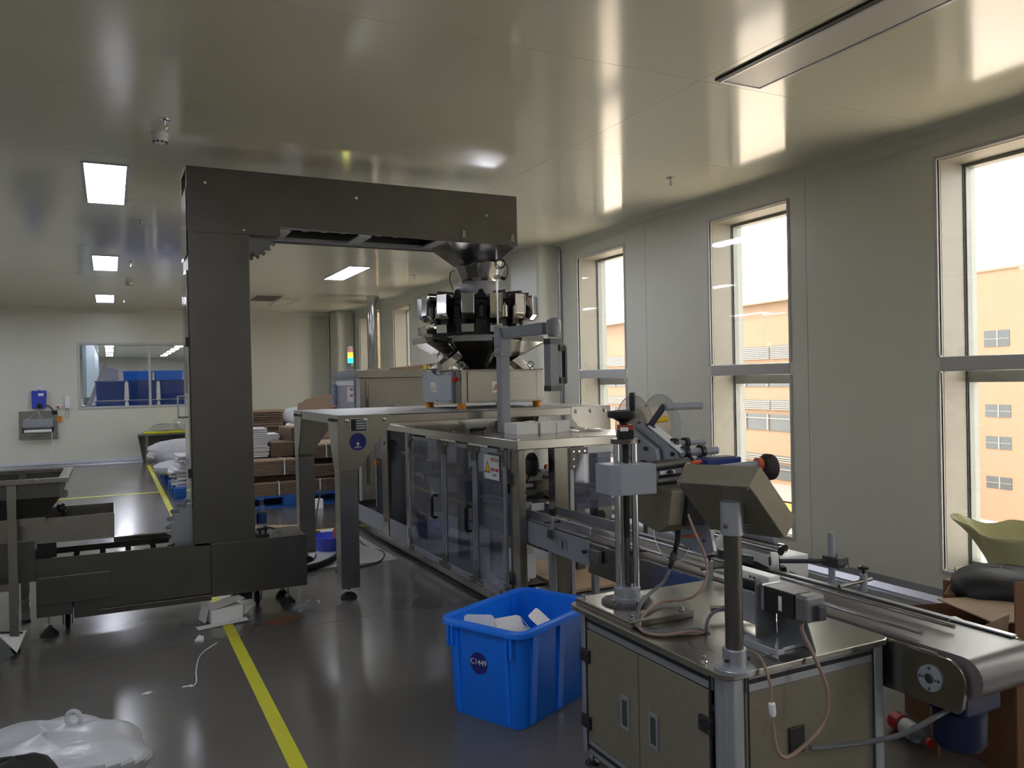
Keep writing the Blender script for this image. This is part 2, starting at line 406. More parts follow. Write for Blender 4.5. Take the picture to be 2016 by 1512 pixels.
# ------------------------------------------------------------------ ceiling fittings
def light(x0, x1, y0, y1, on, label, group):
    t = thing('ceiling_light', label, 'ceiling light', ((x0+x1)/2, (y0+y1)/2, ZC), group)
    f = B(); e = .018
    f.box(x0-e, x0, y0-e, y1+e, ZC-.008, ZC); f.box(x1, x1+e, y0-e, y1+e, ZC-.008, ZC)
    f.box(x0, x1, y0-e, y0, ZC-.008, ZC); f.box(x0, x1, y1, y1+e, ZC-.008, ZC)
    part('frame', f, 'trim', t)
    part('diffuser', B().box(x0, x1, y0, y1, ZC-.004, ZC), ('lamp_far' if y0 > YB else 'lamp') if on else 'lampoff', t)
    return t
light(-.144, .144, 6.73, 8.15, True, 'large lit ceiling light panel at left, nearest of the left row of three', 'lit ceiling panels')
light(-.170, .120, 11.42, 12.79, True, 'lit ceiling light panel at left, middle of the left row of three', 'lit ceiling panels')
light(-.200, .092, 16.19, 17.58, True, 'small lit ceiling light panel at left, farthest of the left row, near back wall', 'lit ceiling panels')
light(3.10, 3.40, 11.35, 12.86, True, 'lit slanting ceiling light panel seen under the overhead beam', 'lit ceiling panels')
light(3.10, 3.40, 6.75, 8.17, True, 'lit ceiling panel hidden above the steel overhead beam', 'lit ceiling panels')
light(3.03, 3.35, 16.05, 17.38, False, 'small unlit ceiling light panel near the back wall', 'unlit ceiling panels')
t = light(3.15, 3.42, 2.1, 3.545, False, 'long unlit ceiling light panel at upper right, beside a dark slot', 'unlit ceiling panels')
part('dark_slot', B().box(3.088, 3.122, 1.9, 3.55, ZC-.012, ZC+.002), 'black', t, bevel=.004)
for xx in (-3.3, -5.6):  # unseen lamps added to lift the light on the left side
    for y0 in (-2.6, 6.75, 11.4, 16.1):
        light(xx, xx+.29, y0, y0+1.4, True, 'added fill light panel beyond the left edge, %s row, %s from the front' % ('nearer' if xx > -4 else 'farther', {-2.6: 'first', 6.75: 'second', 11.4: 'third', 16.1: 'fourth'}[y0]), 'fill panels added beyond the left edge')
t = thing('ceiling_vent', 'pale square air vent in the ceiling above the far cardboard stacks', 'vent', (2.7, 16.0, ZC))
part('frame', B().box(2.44, 2.98, 15.45, 16.55, ZC-.01, ZC), 'lampoff', t)
for k in range(10): part('slat', B().box(2.47, 2.95, 15.5+k*.103, 15.53+k*.103, ZC-.02, ZC-.01), 'louvre', t)
def sprinkler(x, y, label):
    t = thing('sprinkler', label, 'sprinkler', (x, y, ZC), 'ceiling sprinklers')
    part('escutcheon', B().lathe((x, y, ZC), [(.038, 0), (.036, -.006), (.012, -.01)], n=16), 'chrome', t, smooth=True)
    b = B().cyl((x, y, ZC), (x, y, ZC-.03), .008, n=8)
    b.tube([(x-.012, y, ZC-.028), (x-.016, y, ZC-.045), (x, y, ZC-.064)], .0025, 6); b.tube([(x+.012, y, ZC-.028), (x+.016, y, ZC-.045), (x, y, ZC-.064)], .0025, 6)
    b.cyl((x, y, ZC-.028), (x, y, ZC-.06), .004, n=8)
    part('body', b, 'chrome', t, smooth=True)
    part('deflector', B().cyl((x, y, ZC-.064), (x, y, ZC-.067), .016, n=12), 'chrome', t)
sprinkler(.338, 5.48, 'chrome ceiling sprinkler just in front of the round smoke detector at upper left')
sprinkler(.305, 8.97, 'small ceiling sprinkler between the first and second lit panels at left')
sprinkler(.281, 11.84, 'tiny ceiling sprinkler beside the middle lit panel of the left row')
sprinkler(.27, 16.9, 'tiny ceiling sprinkler beside the farthest lit panel of the left row')
sprinkler(4.255, 5.46, 'ceiling sprinkler at right, above the middle tall window')
sprinkler(4.31, 12.0, 'ceiling sprinkler seen left of the weighing machine, above the far windows')
sprinkler(4.2, 17.0, 'tiny ceiling sprinkler by the far corner pillar')
def smoke(x, y, label):
    t = thing('smoke_detector', label, 'smoke detector', (x, y, ZC), 'smoke detectors')
    part('base', B().lathe((x, y, ZC), [(.056, 0), (.056, -.02), (.05, -.024)], n=24), 'white', t, smooth=True)
    part('chamber', B().lathe((x, y, ZC-.022), [(.05, 0), (.046, -.03), (.036, -.042), (.01, -.046)], n=24), 'white', t, smooth=True)
    b = B()
    for k in range(10):
        a = 2*PI*k/10; b.obox((x+.044*math.cos(a), y+.044*math.sin(a), ZC-.058), (math.cos(a), math.sin(a), -.8), (-math.sin(a), math.cos(a), 0), (.8*math.cos(a), .8*math.sin(a), 1), .006, .014, .009)
    part('vents', b, 'black', t)
M['white_d'] = M['white']
smoke(.325, 5.80, 'round cream smoke detector on the ceiling at upper left')
smoke(.30, 14.1, 'small distant smoke detector between the middle and far lit panels')
for xx in (-.145, 3.1):  # unseen fill lamps added to light surfaces that face the camera
    light(xx, xx+.29, -2.6, -1.2, True, 'added fill light panel behind the camera, %s of two' % ('left' if xx < 1 else 'right'), 'fill panels added around the camera')

for xx, y0 in ((-.145, .9), (-3.3, 2.1)):  # further unseen fill lamps, added to brighten the foreground
    light(xx, xx+.29, y0, y0+1.4, True, 'added fill light panel %s the camera, outside the photo' % ('straight above' if xx > -1 else 'far left of'), 'fill panels added around the camera')
# ================================================================== outside, seen through the windows
g = struct('ground', B().box(7, 90, -30, 110, -4.7, -4.5), 'ground')
t = thing('office_building', 'long orange building across the yard, with louvre bands and window bands', 'building', (32, 30, -4.5))
sl = .0696; c0 = 30.77
fx = lambda y: c0+sl*y
ang = Vector((sl, 1, 0)).normalized(); nrm = Vector((-1, sl, 0)).normalized()
def slab(b, y0, y1, z0, z1, d0, d1):
    """box on the facade plane, from depth d0 to d1 in front of it"""
    ps = []
    for y in (y0, y1):
        for d in (d0, d1):
            p = Vector((fx(y), y, 0))+nrm*d
            ps.append(p)
    v = [Vector((p.x, p.y, z)) for p in ps for z in (z0, z1)]
    b.add(v, [(0, 1, 3, 2), (4, 6, 7, 5), (0, 4, 5, 1), (2, 3, 7, 6), (0, 2, 6, 4), (1, 5, 7, 3)])
b = B(); slab(b, -8, 23.2, -4.5, 5.6, -12, .35); part('stair_tower', b, 'facade', t)
b = B(); slab(b, 23.2, 95, -4.5, 5.6, -12, 0); part('wall', b, 'facade', t)
b = B(); slab(b, -8.2, 95.2, 5.6, 5.68, -12.2, .40); part('parapet', b, 'facade', t)
b = B(); slab(b, -8, 22.0, -4.5, 5.5, .35, .36)
for (z0, z1) in ((2.55, 3.2), (-.28, .22), (-1.56, -1.06), (-3.15, -2.68)):
    b = B(); slab(b, 19.62, 20.7, z0, z1, .33, .37); wnd = part('window', b, 'fwin', t)
    b = B(); slab(b, 20.1, 20.15, z0, z1, .37, .39); slab(b, 19.62, 20.7, (z0+z1)/2-.02, (z0+z1)/2, .37, .385); part('glazing_bar', b, 'louvre', wnd)
    b = B(); slab(b, 15.2, 16.3, z0, z1, .33, .37); part('window', b, 'fwin', t)
for (z0, z1) in ((2.49, 3.2), (-.35, .18), (-3.24, -2.9)):
    for k in range(16):
        y0 = 24.6+k*3.1
        fr_ = B(); slab(fr_, y0, y0+3.0, z0, z1, .0, .04); pn = part('louvre_panel', fr_, 'fwin', t)
        sb = B(); n_ = max(3, int((z1-z0)/.1))
        for i in range(n_): slab(sb, y0, y0+3.0, z0+(z1-z0)*i/n_, z0+(z1-z0)*(i+.5)/n_, .04, .12)
        part('slats', sb, 'louvre', pn)
for (z0, z1) in ((.95, 1.95), (-1.52, -.62), (-4.2, -3.4)):
    for k in range(26):
        y0 = 24.6+k*1.9
        b = B(); slab(b, y0+.05, y0+1.85, z0, z1, .0, .05); pn = part('window', b, 'fwin', t)
        b = B(); slab(b, y0-.05, y0+.05, z0, z1, .05, .12); slab(b, y0+.05, y0+1.85, z1-.25, z1-.2, .05, .1); part('glazing_bar', b, 'louvre', pn)
b = B(); slab(b, 23.3, 23.9, -4.5, 5.5, 0, .25); slab(b, 21.3, 21.8, -4.5, 5.5, .35, .5); part('pilaster', b, 'facade2', t)
t = thing('canopy', 'pale corrugated canopy roof with yellow edge below the orange building', 'canopy', (27, 30, -4.5))
b = B()
for k in range(60):
    y0 = 20+k*.3; b.prism([(y0, -3.05), (y0+.08, -2.99), (y0+.16, -2.99), (y0+.24, -3.05), (y0+.3, -3.05), (y0+.3, -3.08), (y0, -3.08)], 'x', 26.5, 30)
part('corrugated_sheet', b.move(Matrix.Translation((0, 0, -.9))), 'louvre', t)
part('edge_beam', B().box(26.3, 26.5, 20, 38, -4.35, -4.05), 'ochre', t)
b = B()
for y in (20.2, 26, 32, 37.8): b.box(26.35, 26.45, y, y+.15, -4.5, -4.35)
part('post', b, 'louvre', t)
b = B()
for (x0, y0, x1, y1) in ((9, 12, 31, 15.5), (9, 16, 31, 17.5)):
    d = Vector((x1-x0, y1-y0, 0)).normalized(); b.obox(((x0+x1)/2, (y0+y1)/2, -4.45), d, (-d.y, d.x, 0), (0, 0, 1), 20, .35, .12)
solo('kerb', b, 'white', 'pale kerbs crossing the paved yard outside the near window', 'kerb')

# ================================================================== the room behind the observation window
st = struct('floor_back_room', B().box(-9, 5.0, YB+.1, 52, -.1, 0), "floor")
struct('ceiling_back_room', B().box(-9, 5.0, YB+.1, 52, ZC, ZC+.2), "ceil")
b = B(); b.box(-9, 5.1, 52, 52.1, 0, ZC); b.box(-9.1, -9, YB+.1, 52, 0, ZC); b.box(5.0, 5.1, YB+.1, 52, 0, ZC)
struct('wall_back_room', b, 'wall')
part('wall_partition_back_room', B().box(-.60, -.52, 22.6, 48, 0, ZC), M['partition'], None)['kind'] = 'structure'
for x in (-2.9, .3, 3.2):  # unseen lamps added to brighten the back room
    for k in range(4):
        light(x-.15, x+.15, 21.5+k*3.2, 22.8+k*3.2, True, 'added fill light panel near the observation window, back room, %s row, %s from it' % (('left', 'middle', 'right')[(x > -1)+(x > 2)], ORD[k]), 'lit panels behind the observation window')
for x, n_ in ((0.0, 5), (2.6, 5), (-4.5, 5)):
    for k in range(n_):
        y0 = 24.3+k*4.6 if x != 0 and x != 2.6 else 35.6+k*2.6
        light(x-.15, x+.15, y0, y0+1.25, True, 'lit ceiling panel deep in the back room, %s row, %s from the front' % ({0.0: 'middle', 2.6: 'right', -4.5: 'left'}[x], ORD[k]), 'lit panels behind the observation window')
def crate_mesh(parent, L, W, Hh, m, taper=.045, rimw=.03):
    """open tote: outer rim L x W at the top, tapering down; ribs, rolled rim"""
    t_ = .006
    def rect(l, w, z, r=.05, n=5):
        p = []
        for cx, cy, a0 in ((l/2-r, w/2-r, 0), (-l/2+r, w/2-r, 90), (-l/2+r, -w/2+r, 180), (l/2-r, -w/2+r, 270)):
            for i in range(n+1):
                a = R(a0+90*i/n); p.append(Vector((cx+r*math.cos(a), cy+r*math.sin(a), z)))
        return p
    l1, w1 = L-2*rimw, W-2*rimw; l0, w0 = l1-2*taper, w1-2*taper
    b = B(); b.rings([rect(l0+.004-.01, w0-.01, 0), rect(l0, w0, .006), rect(l1, w1, Hh-.012), rect(l1-2*t_, w1-2*t_, Hh-.012), rect(l0-2*t_, w0-2*t_, .008)], caps=True)
    part('body', b, m, parent, smooth=True)
    b = B(); b.rings([rect(l1-.006, w1-.006, Hh-.012, .045), rect(l1, w1, Hh, .05), rect(L-.012, W-.012, Hh, .07), rect(L, W, Hh-.008, .075), rect(L, W, Hh-.03, .075), rect(L-.008, W-.008, Hh-.03, .07), rect(l1+.004, w1+.004, Hh-.02, .05)], caps=False)
    part('rim', b, m, parent, smooth=True)
    return l0, w0, l1, w1
# ================================================================== bucket elevator
F_ = 5.9   # front plane
t = thing('bucket_elevator', 'tall dark stainless steel bucket elevator, upright column with long overhead beam and floor housing', 'elevator', (.7, 6.1, 0))
EL = t
part('column', B().box(.492, .897, F_, 6.30, .5, 2.68), 'steel_dull', t, bevel=.004)
# front cover plate of the overhead run, with the step at its lower edge
pl = [(.489, 3.107), (.489, 2.66), (1.11, 2.66), (1.11, 2.728), (2.40, 2.70), (3.015, 2.70), (3.015, 3.104)]
cov = part('front_cover', B().prism(pl, 'y', F_-.008, F_), 'steel_dull', t)
for x, z in ((.61, 3.0), (1.67, 2.98), (2.74, 2.93)):
    part('bolt', B().lathe((x, F_-.008, z), [(.012, 0), (.011, .006), (.004, .009)], axis=(0, -1, 0), n=10), 'chrome', cov, smooth=True)
part('bolt', B().lathe((.86, F_-.008, 2.69), [(.012, 0), (.011, .006), (.004, .009)], axis=(0, -1, 0), n=10), 'chrome', cov, smooth=True)
part('back_cover', B().box(.489, 3.015, 6.30, 6.308, 2.68, 3.105), 'steel_dull', t)
part('top_cover', B().box(.489, 3.018, F_, 6.30, 3.098, 3.106), 'steel', t)
part('end_cover', B().box(3.007, 3.015, F_, 6.30, 2.70, 3.1), 'steel', t)
b = B(); n_ = 8
for i in range(n_):
    a0, a1 = PI/2*i/n_, PI/2*(i+1)/n_
    x0, z0 = .62-.135*math.sin(a0), 2.93+.17*math.cos(a0); x1, z1 = .62-.135*math.sin(a1), 2.93+.17*math.cos(a1)
    b.add([(x0, F_, z0), (x0, 6.3, z0), (x1, 6.3, z1), (x1, F_, z1)], [(0, 1, 2, 3)])
b.add([(.485, F_, 2.93), (.485, 6.3, 2.93), (.485, 6.3, 2.5), (.485, F_, 2.5)], [(0, 1, 2, 3)])
part('curved_end', b, 'mirror', t, smooth=True)
# left side door of the column, with hinges and grab handle
dr = part('side_door', B().box(.478, .491, F_+.03, 6.27, .78, 2.40), 'mirror', t, bevel=.004)
for z in (1.905, 1.005): part('hinge', B().box(.466, .492, F_+.0, F_+.06, z-.032, z+.032), 'black', dr, bevel=.003)
part('handle', B().tube([(.478, 6.2, 1.53), (.435, 6.2, 1.53), (.43, 6.2, 1.52), (.43, 6.2, 1.39), (.435, 6.2, 1.38), (.478, 6.2, 1.38)], .006, 8, 2), 'chrome', dr, smooth=True)
part('viewing_panel', B().box(.474, .479, F_+.1, 6.2, 1.55, 2.25), 'glass', dr)
# frame of the overhead run: side rails and cross ties with the buckets inside
b = B(); b.box(1.11, 2.45, 6.25, 6.3, 2.69, 2.72); b.box(1.11, 2.45, F_+.002, F_+.04, 2.72, 2.745); part('side_rail', b, 'alu', t)
for x in (1.14, 1.74, 2.36):
    part('cross_tie', B().box(x-.05, x+.05, F_+.01, 6.25, 2.70, 2.715), 'alu', t)
part('chain_guide', B().box(1.15, 2.42, 6.03, 6.06, 2.745, 2.76), 'dgrey', t)
for k in range(9):
    x = 1.22+k*.145
    part('bucket', B().rings([[(x-.055, F_+.06, 2.90), (x+.055, F_+.06, 2.90), (x+.055, 6.24, 2.90), (x-.055, 6.24, 2.90)], [(x-.03, F_+.08, 2.765), (x+.012, F_+.08, 2.765), (x+.012, 6.22, 2.765), (x-.03, 6.22, 2.765)]]), 'bucket', t)
def sprocket(c, r, nt_, th=.012):
    b = B(); p = []
    for i in range(nt_):
        for fr, rr in ((0, r), (.18, r*1.0), (.34, r*.89), (.52, r*.86), (.68, r*.89), (.84, r*1.0)):
            a = 2*PI*(i+fr)/nt_; p.append((c[0]+rr*math.cos(a), c[2]+rr*math.sin(a)))
    n_ = len(p); vs = [(x, c[1]+s*th/2, z) for s in (-1, 1) for x, z in p]+[(c[0], c[1]-th/2, c[2]), (c[0], c[1]+th/2, c[2])]
    fs = [(i, (i+1) % n_, n_+(i+1) % n_, n_+i) for i in range(n_)]+[(i, 2*n_, (i+1) % n_) for i in range(n_)]+[(n_+i, n_+(i+1) % n_, 2*n_+1) for i in range(n_)]
    b.add(vs, fs); return b
for y in (5.98, 6.21):
    s_ = part('sprocket', sprocket((.93, y, 2.71), .185, 22), 'alu_dk', t)
    part('hub', B().cyl((.93, y-.03, 2.71), (.93, y+.03, 2.71), .03), 'steel', s_, smooth=True)
for y in (6.0, 6.24):
    s_ = part('sprocket', sprocket((.53, y, .60), .20, 20), 'alu', t)
    part('hub', B().cyl((.53, y-.03, .60), (.53, y+.03, .60), .035), 'steel', s_, smooth=True)
# discharge hopper under the end of the overhead run
top = [(2.40, F_, 2.70), (3.01, F_, 2.70), (3.01, 6.30, 2.70), (2.40, 6.30, 2.70)]
bot = [(2.73, 6.30, 2.585), (2.97, 6.30, 2.585), (2.97, 6.52, 2.585), (2.73, 6.52, 2.585)]
hp = part('discharge_hopper', B().rings([top, bot], caps=False), 'steel', t)
md = hp.modifiers.new('thick', 'SOLIDIFY'); md.thickness = .003
for x, z in ((2.535, 2.745), (2.965, 2.74)):
    lt = part('toggle_latch', B().box(x-.014, x+.014, F_-.022, F_-.008, z-.01, z+.05), 'steel', t, bevel=.003)
    part('latch_hook', B().tube([(x-.016, F_-.014, z+.005), (x-.016, F_-.016, z-.035), (x, F_-.016, z-.045), (x+.016, F_-.016, z-.035), (x+.016, F_-.014, z+.005)], .003, 6, 2), 'chrome', lt)
# floor housing
hs = part('housing_panel', B().prism([(-.445, .525), (-.445, .262), (-.235, .262), (-.235, .18), (.595, .17), (.595, .518)], 'y', F_, F_+.006), 'steel_dull', t)
part('back_panel', B().box(-.445, .6, 6.294, 6.3, .17, .52), 'steel_dull', t)
part('bottom_pan', B().box(-.24, .6, F_+.03, 6.3, .115, .175), 'steel_dull', t)  # pan deepened to block a lamp's floor reflection under the housing
part('boot_box', B().box(.597, 1.25, F_-.012, 6.3, .145, .512), 'steel_dull', t, bevel=.004)
part('access_lid', B().box(-.437, -.022, F_-.03, F_, .235, .41), 'steel_dull', t, bevel=.003)
part('corner_box', B().box(-.445, -.245, F_-.012, 6.28, .155, .262), 'steel_dull', t, bevel=.003)
part('end_box', B().box(-.80, -.447, F_-.0, 6.28, .385, .645), 'steel_dull', t, bevel=.003)
part('strip', B().box(-.10, .6, F_-.002, F_+.03, .155, .163), 'steel', t)
for x in [.575]:
    for z in (.2, .28, .36, .44, .5): part('rivet', B().lathe((x, F_, z), [(.004, 0), (.003, .002)], axis=(0, -1, 0), n=8), 'steel', hs)
# tail chain rails visible on top of the open housing
b = B(); b.box(.0, .44, 6.20, 6.235, .535, .575); part('tail_rail', b, 'mirror', t, bevel=.003)
part('rail_end', B().box(.395, .46, 6.19, 6.245, .535, .59), 'black', t)
for k in range(5):
    x = -.30+k*.155
    part('bucket', B().rings([[(x-.06, F_+.05, .50), (x+.06, F_+.05, .50), (x+.06, 6.18, .50), (x-.06, 6.18, .50)], [(x-.035, F_+.07, .40), (x+.015, F_+.07, .40), (x+.015, 6.16, .40), (x-.035, 6.16, .40)]]), 'mirror', t)
def levelfoot(parent, x, y, ztop, r=.055):
    f = part('levelling_foot', B().lathe((x, y, 0), [(r, 0), (r, .012), (r*.55, .04), (.02, .05)], n=20), 'rubber', parent, smooth=True)
    part('stem', B().cyl((x, y, .045), (x, y, ztop), .0085, n=10), 'chrome', f, smooth=True)
    part('nut', B().cyl((x, y, .05), (x, y, .07), .017, n=6), 'chrome', f)
levelfoot(t, -.385, 6.03, .16); levelfoot(t, 1.13, 6.0, .15); levelfoot(t, 1.13, 6.22, .15, .05)
def caster(parent, x, y, ztop, r=.05):
    c = part('caster', B().lathe((x-.015, y, r), [(r*.8, 0), (r, .006), (r, .024), (r*.8, .03)], axis=(1, 0, 0), n=18), 'rubber', parent, smooth=True)
    b = B(); b.box(x-.03, x-.024, y-.02, y+.02, r*.6, ztop-.01); b.box(x+.024, x+.03, y-.02, y+.02, r*.6, ztop-.01); b.box(x-.04, x+.04, y-.035, y+.035, ztop-.012, ztop)
    part('fork', b, 'steel_dull', c)
caster(t, -.285, 6.16, .155); caster(t, .93, 6.1, .145)
part('cable_chain', B().box(.75, .88, 6.0, 6.12, .07, .145), 'black', t)

# ---- gadget lying on top of the boot box
t = thing('clamp_set', 'small black plastic clamp lying on the steel boot box beside the column', 'clamp', (.97, 6.0, .512))
b = B(); b.box(.92, 1.0, 5.95, 6.06, .512, .53); b.box(.93, .945, 5.96, 5.975, .53, .565); b.box(.97, .985, 5.96, 5.975, .53, .565); b.box(.915, .995, 5.955, 5.98, .56, .575)
b.obox((1.0, 5.96, .575), (1, 0, -.3), (0, 1, 0), (.3, 0, 1), .08, .02, .01)
part('body', b, 'black', t)
part('glass_bulb', B().lathe((1.08, 5.98, .512), [(.004, 0), (.018, .01), (.02, .022), (.012, .036), (.003, .04)], n=12), 'bottle', t, smooth=True)
part('bulb_stem', B().tube([(1.02, 5.97, .52), (1.05, 5.975, .53), (1.07, 5.98, .53)], .008, 6), 'bottle', t, smooth=True)
# ---- infeed hopper and vibrating tray
t = thing('infeed_hopper', 'stainless steel infeed hopper on square legs at the left edge, above the vibrating tray', 'hopper', (-.6, 6.1, 0))
y0, y1 = 5.72, 6.47
b = B(); b.box(-1.5, -.245, y0, y0+.045, 1.02, 1.05); b.box(-1.5, -.245, y1-.045, y1, 1.02, 1.05); b.box(-.30, -.245, y0+.045, y1-.045, 1.02, 1.05)
part('rim', b, 'steel', t, bevel=.003)
hb = part('hopper_body', B().rings([[(-1.5, y0+.03, 1.025), (-.29, y0+.03, 1.025), (-.29, y1-.03, 1.025), (-1.5, y1-.03, 1.025)],
    [(-1.5, y0+.03, .93), (-.29, y0+.03, .93), (-.29, y1-.03, .93), (-1.5, y1-.03, .93)],
    [(-1.3, y0+.12, .775), (-.40, y0+.12, .775), (-.40, y1-.14, .775), (-1.3, y1-.14, .775)]], caps=False), 'steel_dull', t)
md = hb.modifiers.new('thick', 'SOLIDIFY'); md.thickness = .004
part('lower_band', B().box(-1.3, -.38, y0+.1, y0+.112, .755, .80), 'steel', t)
part('gate_plate', B().obox((-.352, 6.02, .845), (.58, 0, .81), (0, 1, 0), (-.81, 0, .58), .14, .22, .006), 'steel', t)
part('gate_stop', B().box(-.30, -.262, 5.95, 6.08, .90, .935), 'steel', t, bevel=.003)
for xx, zz in ((-.325, .845), (-.30, .82)):
    part('knob', B().lathe((xx, 5.98, zz), [(.012, 0), (.014, .014), (.03, .02), (.03, .04), (.008, .045)], axis=(.78, 0, -.5), n=10), 'black', t, smooth=True)
for x, y in ((-.55, y0), (-.55, y1-.045), (-1.45, y0)): part('leg', B().box(x-.025, x+.025, y, y+.05, .02, 1.02), 'steel', t, bevel=.003)
for x, y in ((-.55, y0), (-.55, y1-.045), (-1.45, y0)): part('foot', B().cyl((x, y+.025, 0), (x, y+.025, .02), .03, n=14), 'rubber', t)
tr = part('tray', B().rings([[(-1.1, F_+.02, .778), (.008, F_+.02, .778), (.008, 6.28, .80), (-1.1, 6.28, .80)], [(-1.1, F_+.02, .625), (.005, F_+.02, .615), (.005, 6.28, .615), (-1.1, 6.28, .625)]], caps=False), 'steel', t)
md = tr.modifiers.new('thick', 'SOLIDIFY'); md.thickness = .004
part('tray_floor', B().box(-1.1, .004, F_+.022, 6.278, .655, .66), 'steel', t)
part('vibrator_box', B().box(-1.2, -.46, F_+.04, 6.25, .645, .775), 'alu_dk', t, bevel=.004)
part('spring_plate', B().box(-.44, -.33, F_+.05, F_+.056, .52, .62), 'black', t)
part('brace', B().box(-1.3, -.56, y0+.01, y0+.04, .38, .42), 'steel', t)
# ================================================================== work platform
t = thing('work_platform', 'stainless steel work platform on four flared legs, carrying the weighing machine', 'platform', (2.7, 6.5, 0))
PX0, PX1, PY0, PY1 = 1.49, 3.86, 5.85, 7.42
zt = 1.365
nx = 7
for i in range(nx):
    x0 = PX0+(PX1-PX0)*i/nx; x1 = PX0+(PX1-PX0)*(i+1)/nx
    if 2.62 < (x0+x1)/2 < 3.3 and False: continue
    part('deck_plate', B().box(x0+.002, x1-.002, PY0+.004, PY1-.004, zt-.006, zt), M.setdefault('deck', mat('checker_plate', (176, 176, 178), metal=.9, rough=.42, var=.04, bump=.6, bscale=55)), t)
for y in (PY0, PY1-.045): part('edge_beam', B().box(PX0, PX1, y, y+.045, zt-.07, zt-.007), 'steel', t, bevel=.004)
for x in (PX0, PX1-.045, 2.40, 3.50): part('cross_beam', B().box(x, x+.045, PY0+.046, PY1-.046, zt-.07, zt-.007), 'steel', t, bevel=.003)
def pleg(x0, y0, sx, sy):
    """flared square leg: post 0.14, top gusset plates spreading along +sx and +sy"""
    w_ = .14
    xa, xb = (x0, x0+w_) if sx > 0 else (x0-w_, x0)
    ya, yb = (y0, y0+w_) if sy > 0 else (y0-w_, y0)
    lg = part('leg', B().box(xa, xb, ya, yb, .085, .955), 'steel', t, bevel=.004)
    xo, yo = x0, y0
    # front gusset (in x), side gusset (in y)
    gx = x0+sx*.39; gy = y0+sy*.30
    b = B()
    fy = y0-sy*.004
    b.prism([(x0, zt-.003), (gx, zt-.003), (gx, zt-.085), (x0+sx*w_, .955), (x0, .955)], 'y', min(fy, fy+sy*.006), max(fy, fy+sy*.006))
    part('gusset', b, 'steel', lg)
    fx_ = x0-sx*.004
    b = B(); b.prism([(y0, zt-.003), (gy, zt-.003), (gy, zt-.085), (y0+sy*w_, .955), (y0, .955)], 'x', min(fx_, fx_+sx*.006), max(fx_, fx_+sx*.006))
    part('gusset', b, 'steel', lg)
    for k, dx in enumerate((.06, .20, .345)):
        part('bolt', B().lathe((x0+sx*dx, fy-sy*.001, zt-.04), [(.016, 0), (.014, .006), (.005, .01)], axis=(0, -sy, 0), n=12), 'chrome', lg, smooth=True)
    for dy in (.05, .14, .24):
        part('bolt', B().cyl((fx_-sx*.001, y0+sy*dy, zt-.04), (fx_-sx*.012, y0+sy*dy, zt-.04), .012, n=6), 'steel_dull', lg)
    cx, cy = (xa+xb)/2, (ya+yb)/2
    f = part('foot', B().lathe((cx, cy, 0), [(.062, 0), (.062, .01), (.05, .03), (.02, .045)], n=20), 'rubber', lg, smooth=True)
    part('stem', B().lathe((cx, cy, .04), [(.014, 0), (.018, .012), (.014, .024), (.009, .03), (.009, .06)], n=10), 'chrome', lg, smooth=True)
pleg(PX0, PY0, 1, 1); pleg(PX0, PY1, 1, -1); pleg(PX1, PY0, -1, 1); pleg(PX1, PY1, -1, -1)
y = PY0-.0045
np_ = part('nameplate', B().box(1.575, 1.705, y-.003, y, zt-.125, zt-.025), 'trim', t, bevel=.002)
part('print_field', B().box(1.581, 1.699, y-.0036, y-.003, zt-.119, zt-.031), 'ktext', np_)
b = B()
for k in range(4): b.box(1.62, 1.694, y-.0042, y-.0036, zt-.05-k*.019, zt-.038-k*.019)
part('blank_fields', b, 'alu', np_)
st_ = part('round_sticker', B().cyl((1.632, y, 1.165), (1.632, y-.0015, 1.165), .064, n=36), 'navy', t)
b = B(); b.prism([(1.619, 1.147), (1.645, 1.147), (1.632, 1.166)], 'y', y-.0025, y-.0015); b.box(1.628, 1.636, y-.0025, y-.0015, 1.132, 1.148)
part('arrow_mark', b, 'wtext', st_)
text('设备状态', .0135, 'wtext', (1.632, y-.002, 1.124), (1, 0, 0), (0, 0, 1), 'lettering', st_)
part('dark_edge', B().box(PX0+.39, 2.9, PY0-.003, PY0, zt-.008, zt-.004), 'dgrey', t)

# ================================================================== multihead weigher
CX, CY = 2.98, 6.62
t = thing('multihead_weigher', 'multihead weighing machine with ring of polished steel hoppers on a steel base box', 'weigher', (CX, CY, zt))
x0, x1, y0, y1, z0, z1 = 2.60, 3.40, 6.20, 7.05, 1.412, 1.688
c = .05
bx = part('base_box', B().prism([(x0+c, y0), (x1, y0), (x1, y1), (x0+c, y1), (x0, y1-c), (x0, y0+c)], 'z', z0, z1-.002), 'steel', t, bevel=.003)
part('top_lid', B().box(x0, x1+.004, y0-.004, y1, z1-.002, z1+.006), 'steel', t, bevel=.003)
fp = part('front_panel', B().box(x0+.075, x1-.03, y0-.012, y0, z0+.012, z1-.012), 'steel', t, bevel=.003)
for xx in (x0+.095, x1-.05):
    for zz in (z0+.03, z1-.03): part('screw', B().lathe((xx, y0-.012, zz), [(.008, 0), (.006, .004)], axis=(0, -1, 0), n=10), 'chrome', fp)
part('joint_line', B().box(x1-.075, x1-.072, y0-.0125, y0-.012, z0+.012, z1-.012), 'dgrey', fp)
part('corner_post', B().box(x0+.02, x0+.055, y0-.006, y0+.02, z0-.004, z1), 'steel', t)
sp = part('side_panel', B().box(x0-.03, x0, y0+.10, y1-.06, z0+.002, z1-.008), 'alu', t, bevel=.003)
for yy in (y0+.13, (y0+y1)/2, y1-.09):
    for zz in (z0+.02, z1-.03): part('screw', B().cyl((x0-.03, yy, zz), (x0-.034, yy, zz), .007, n=8), 'black', sp)
part('red_knob', B().lathe((x0-.005, y0+.055, 1.615), [(.022, 0), (.022, .02), (.012, .03)], axis=(-1, -.3, 0), n=14), 'red', t, smooth=True)
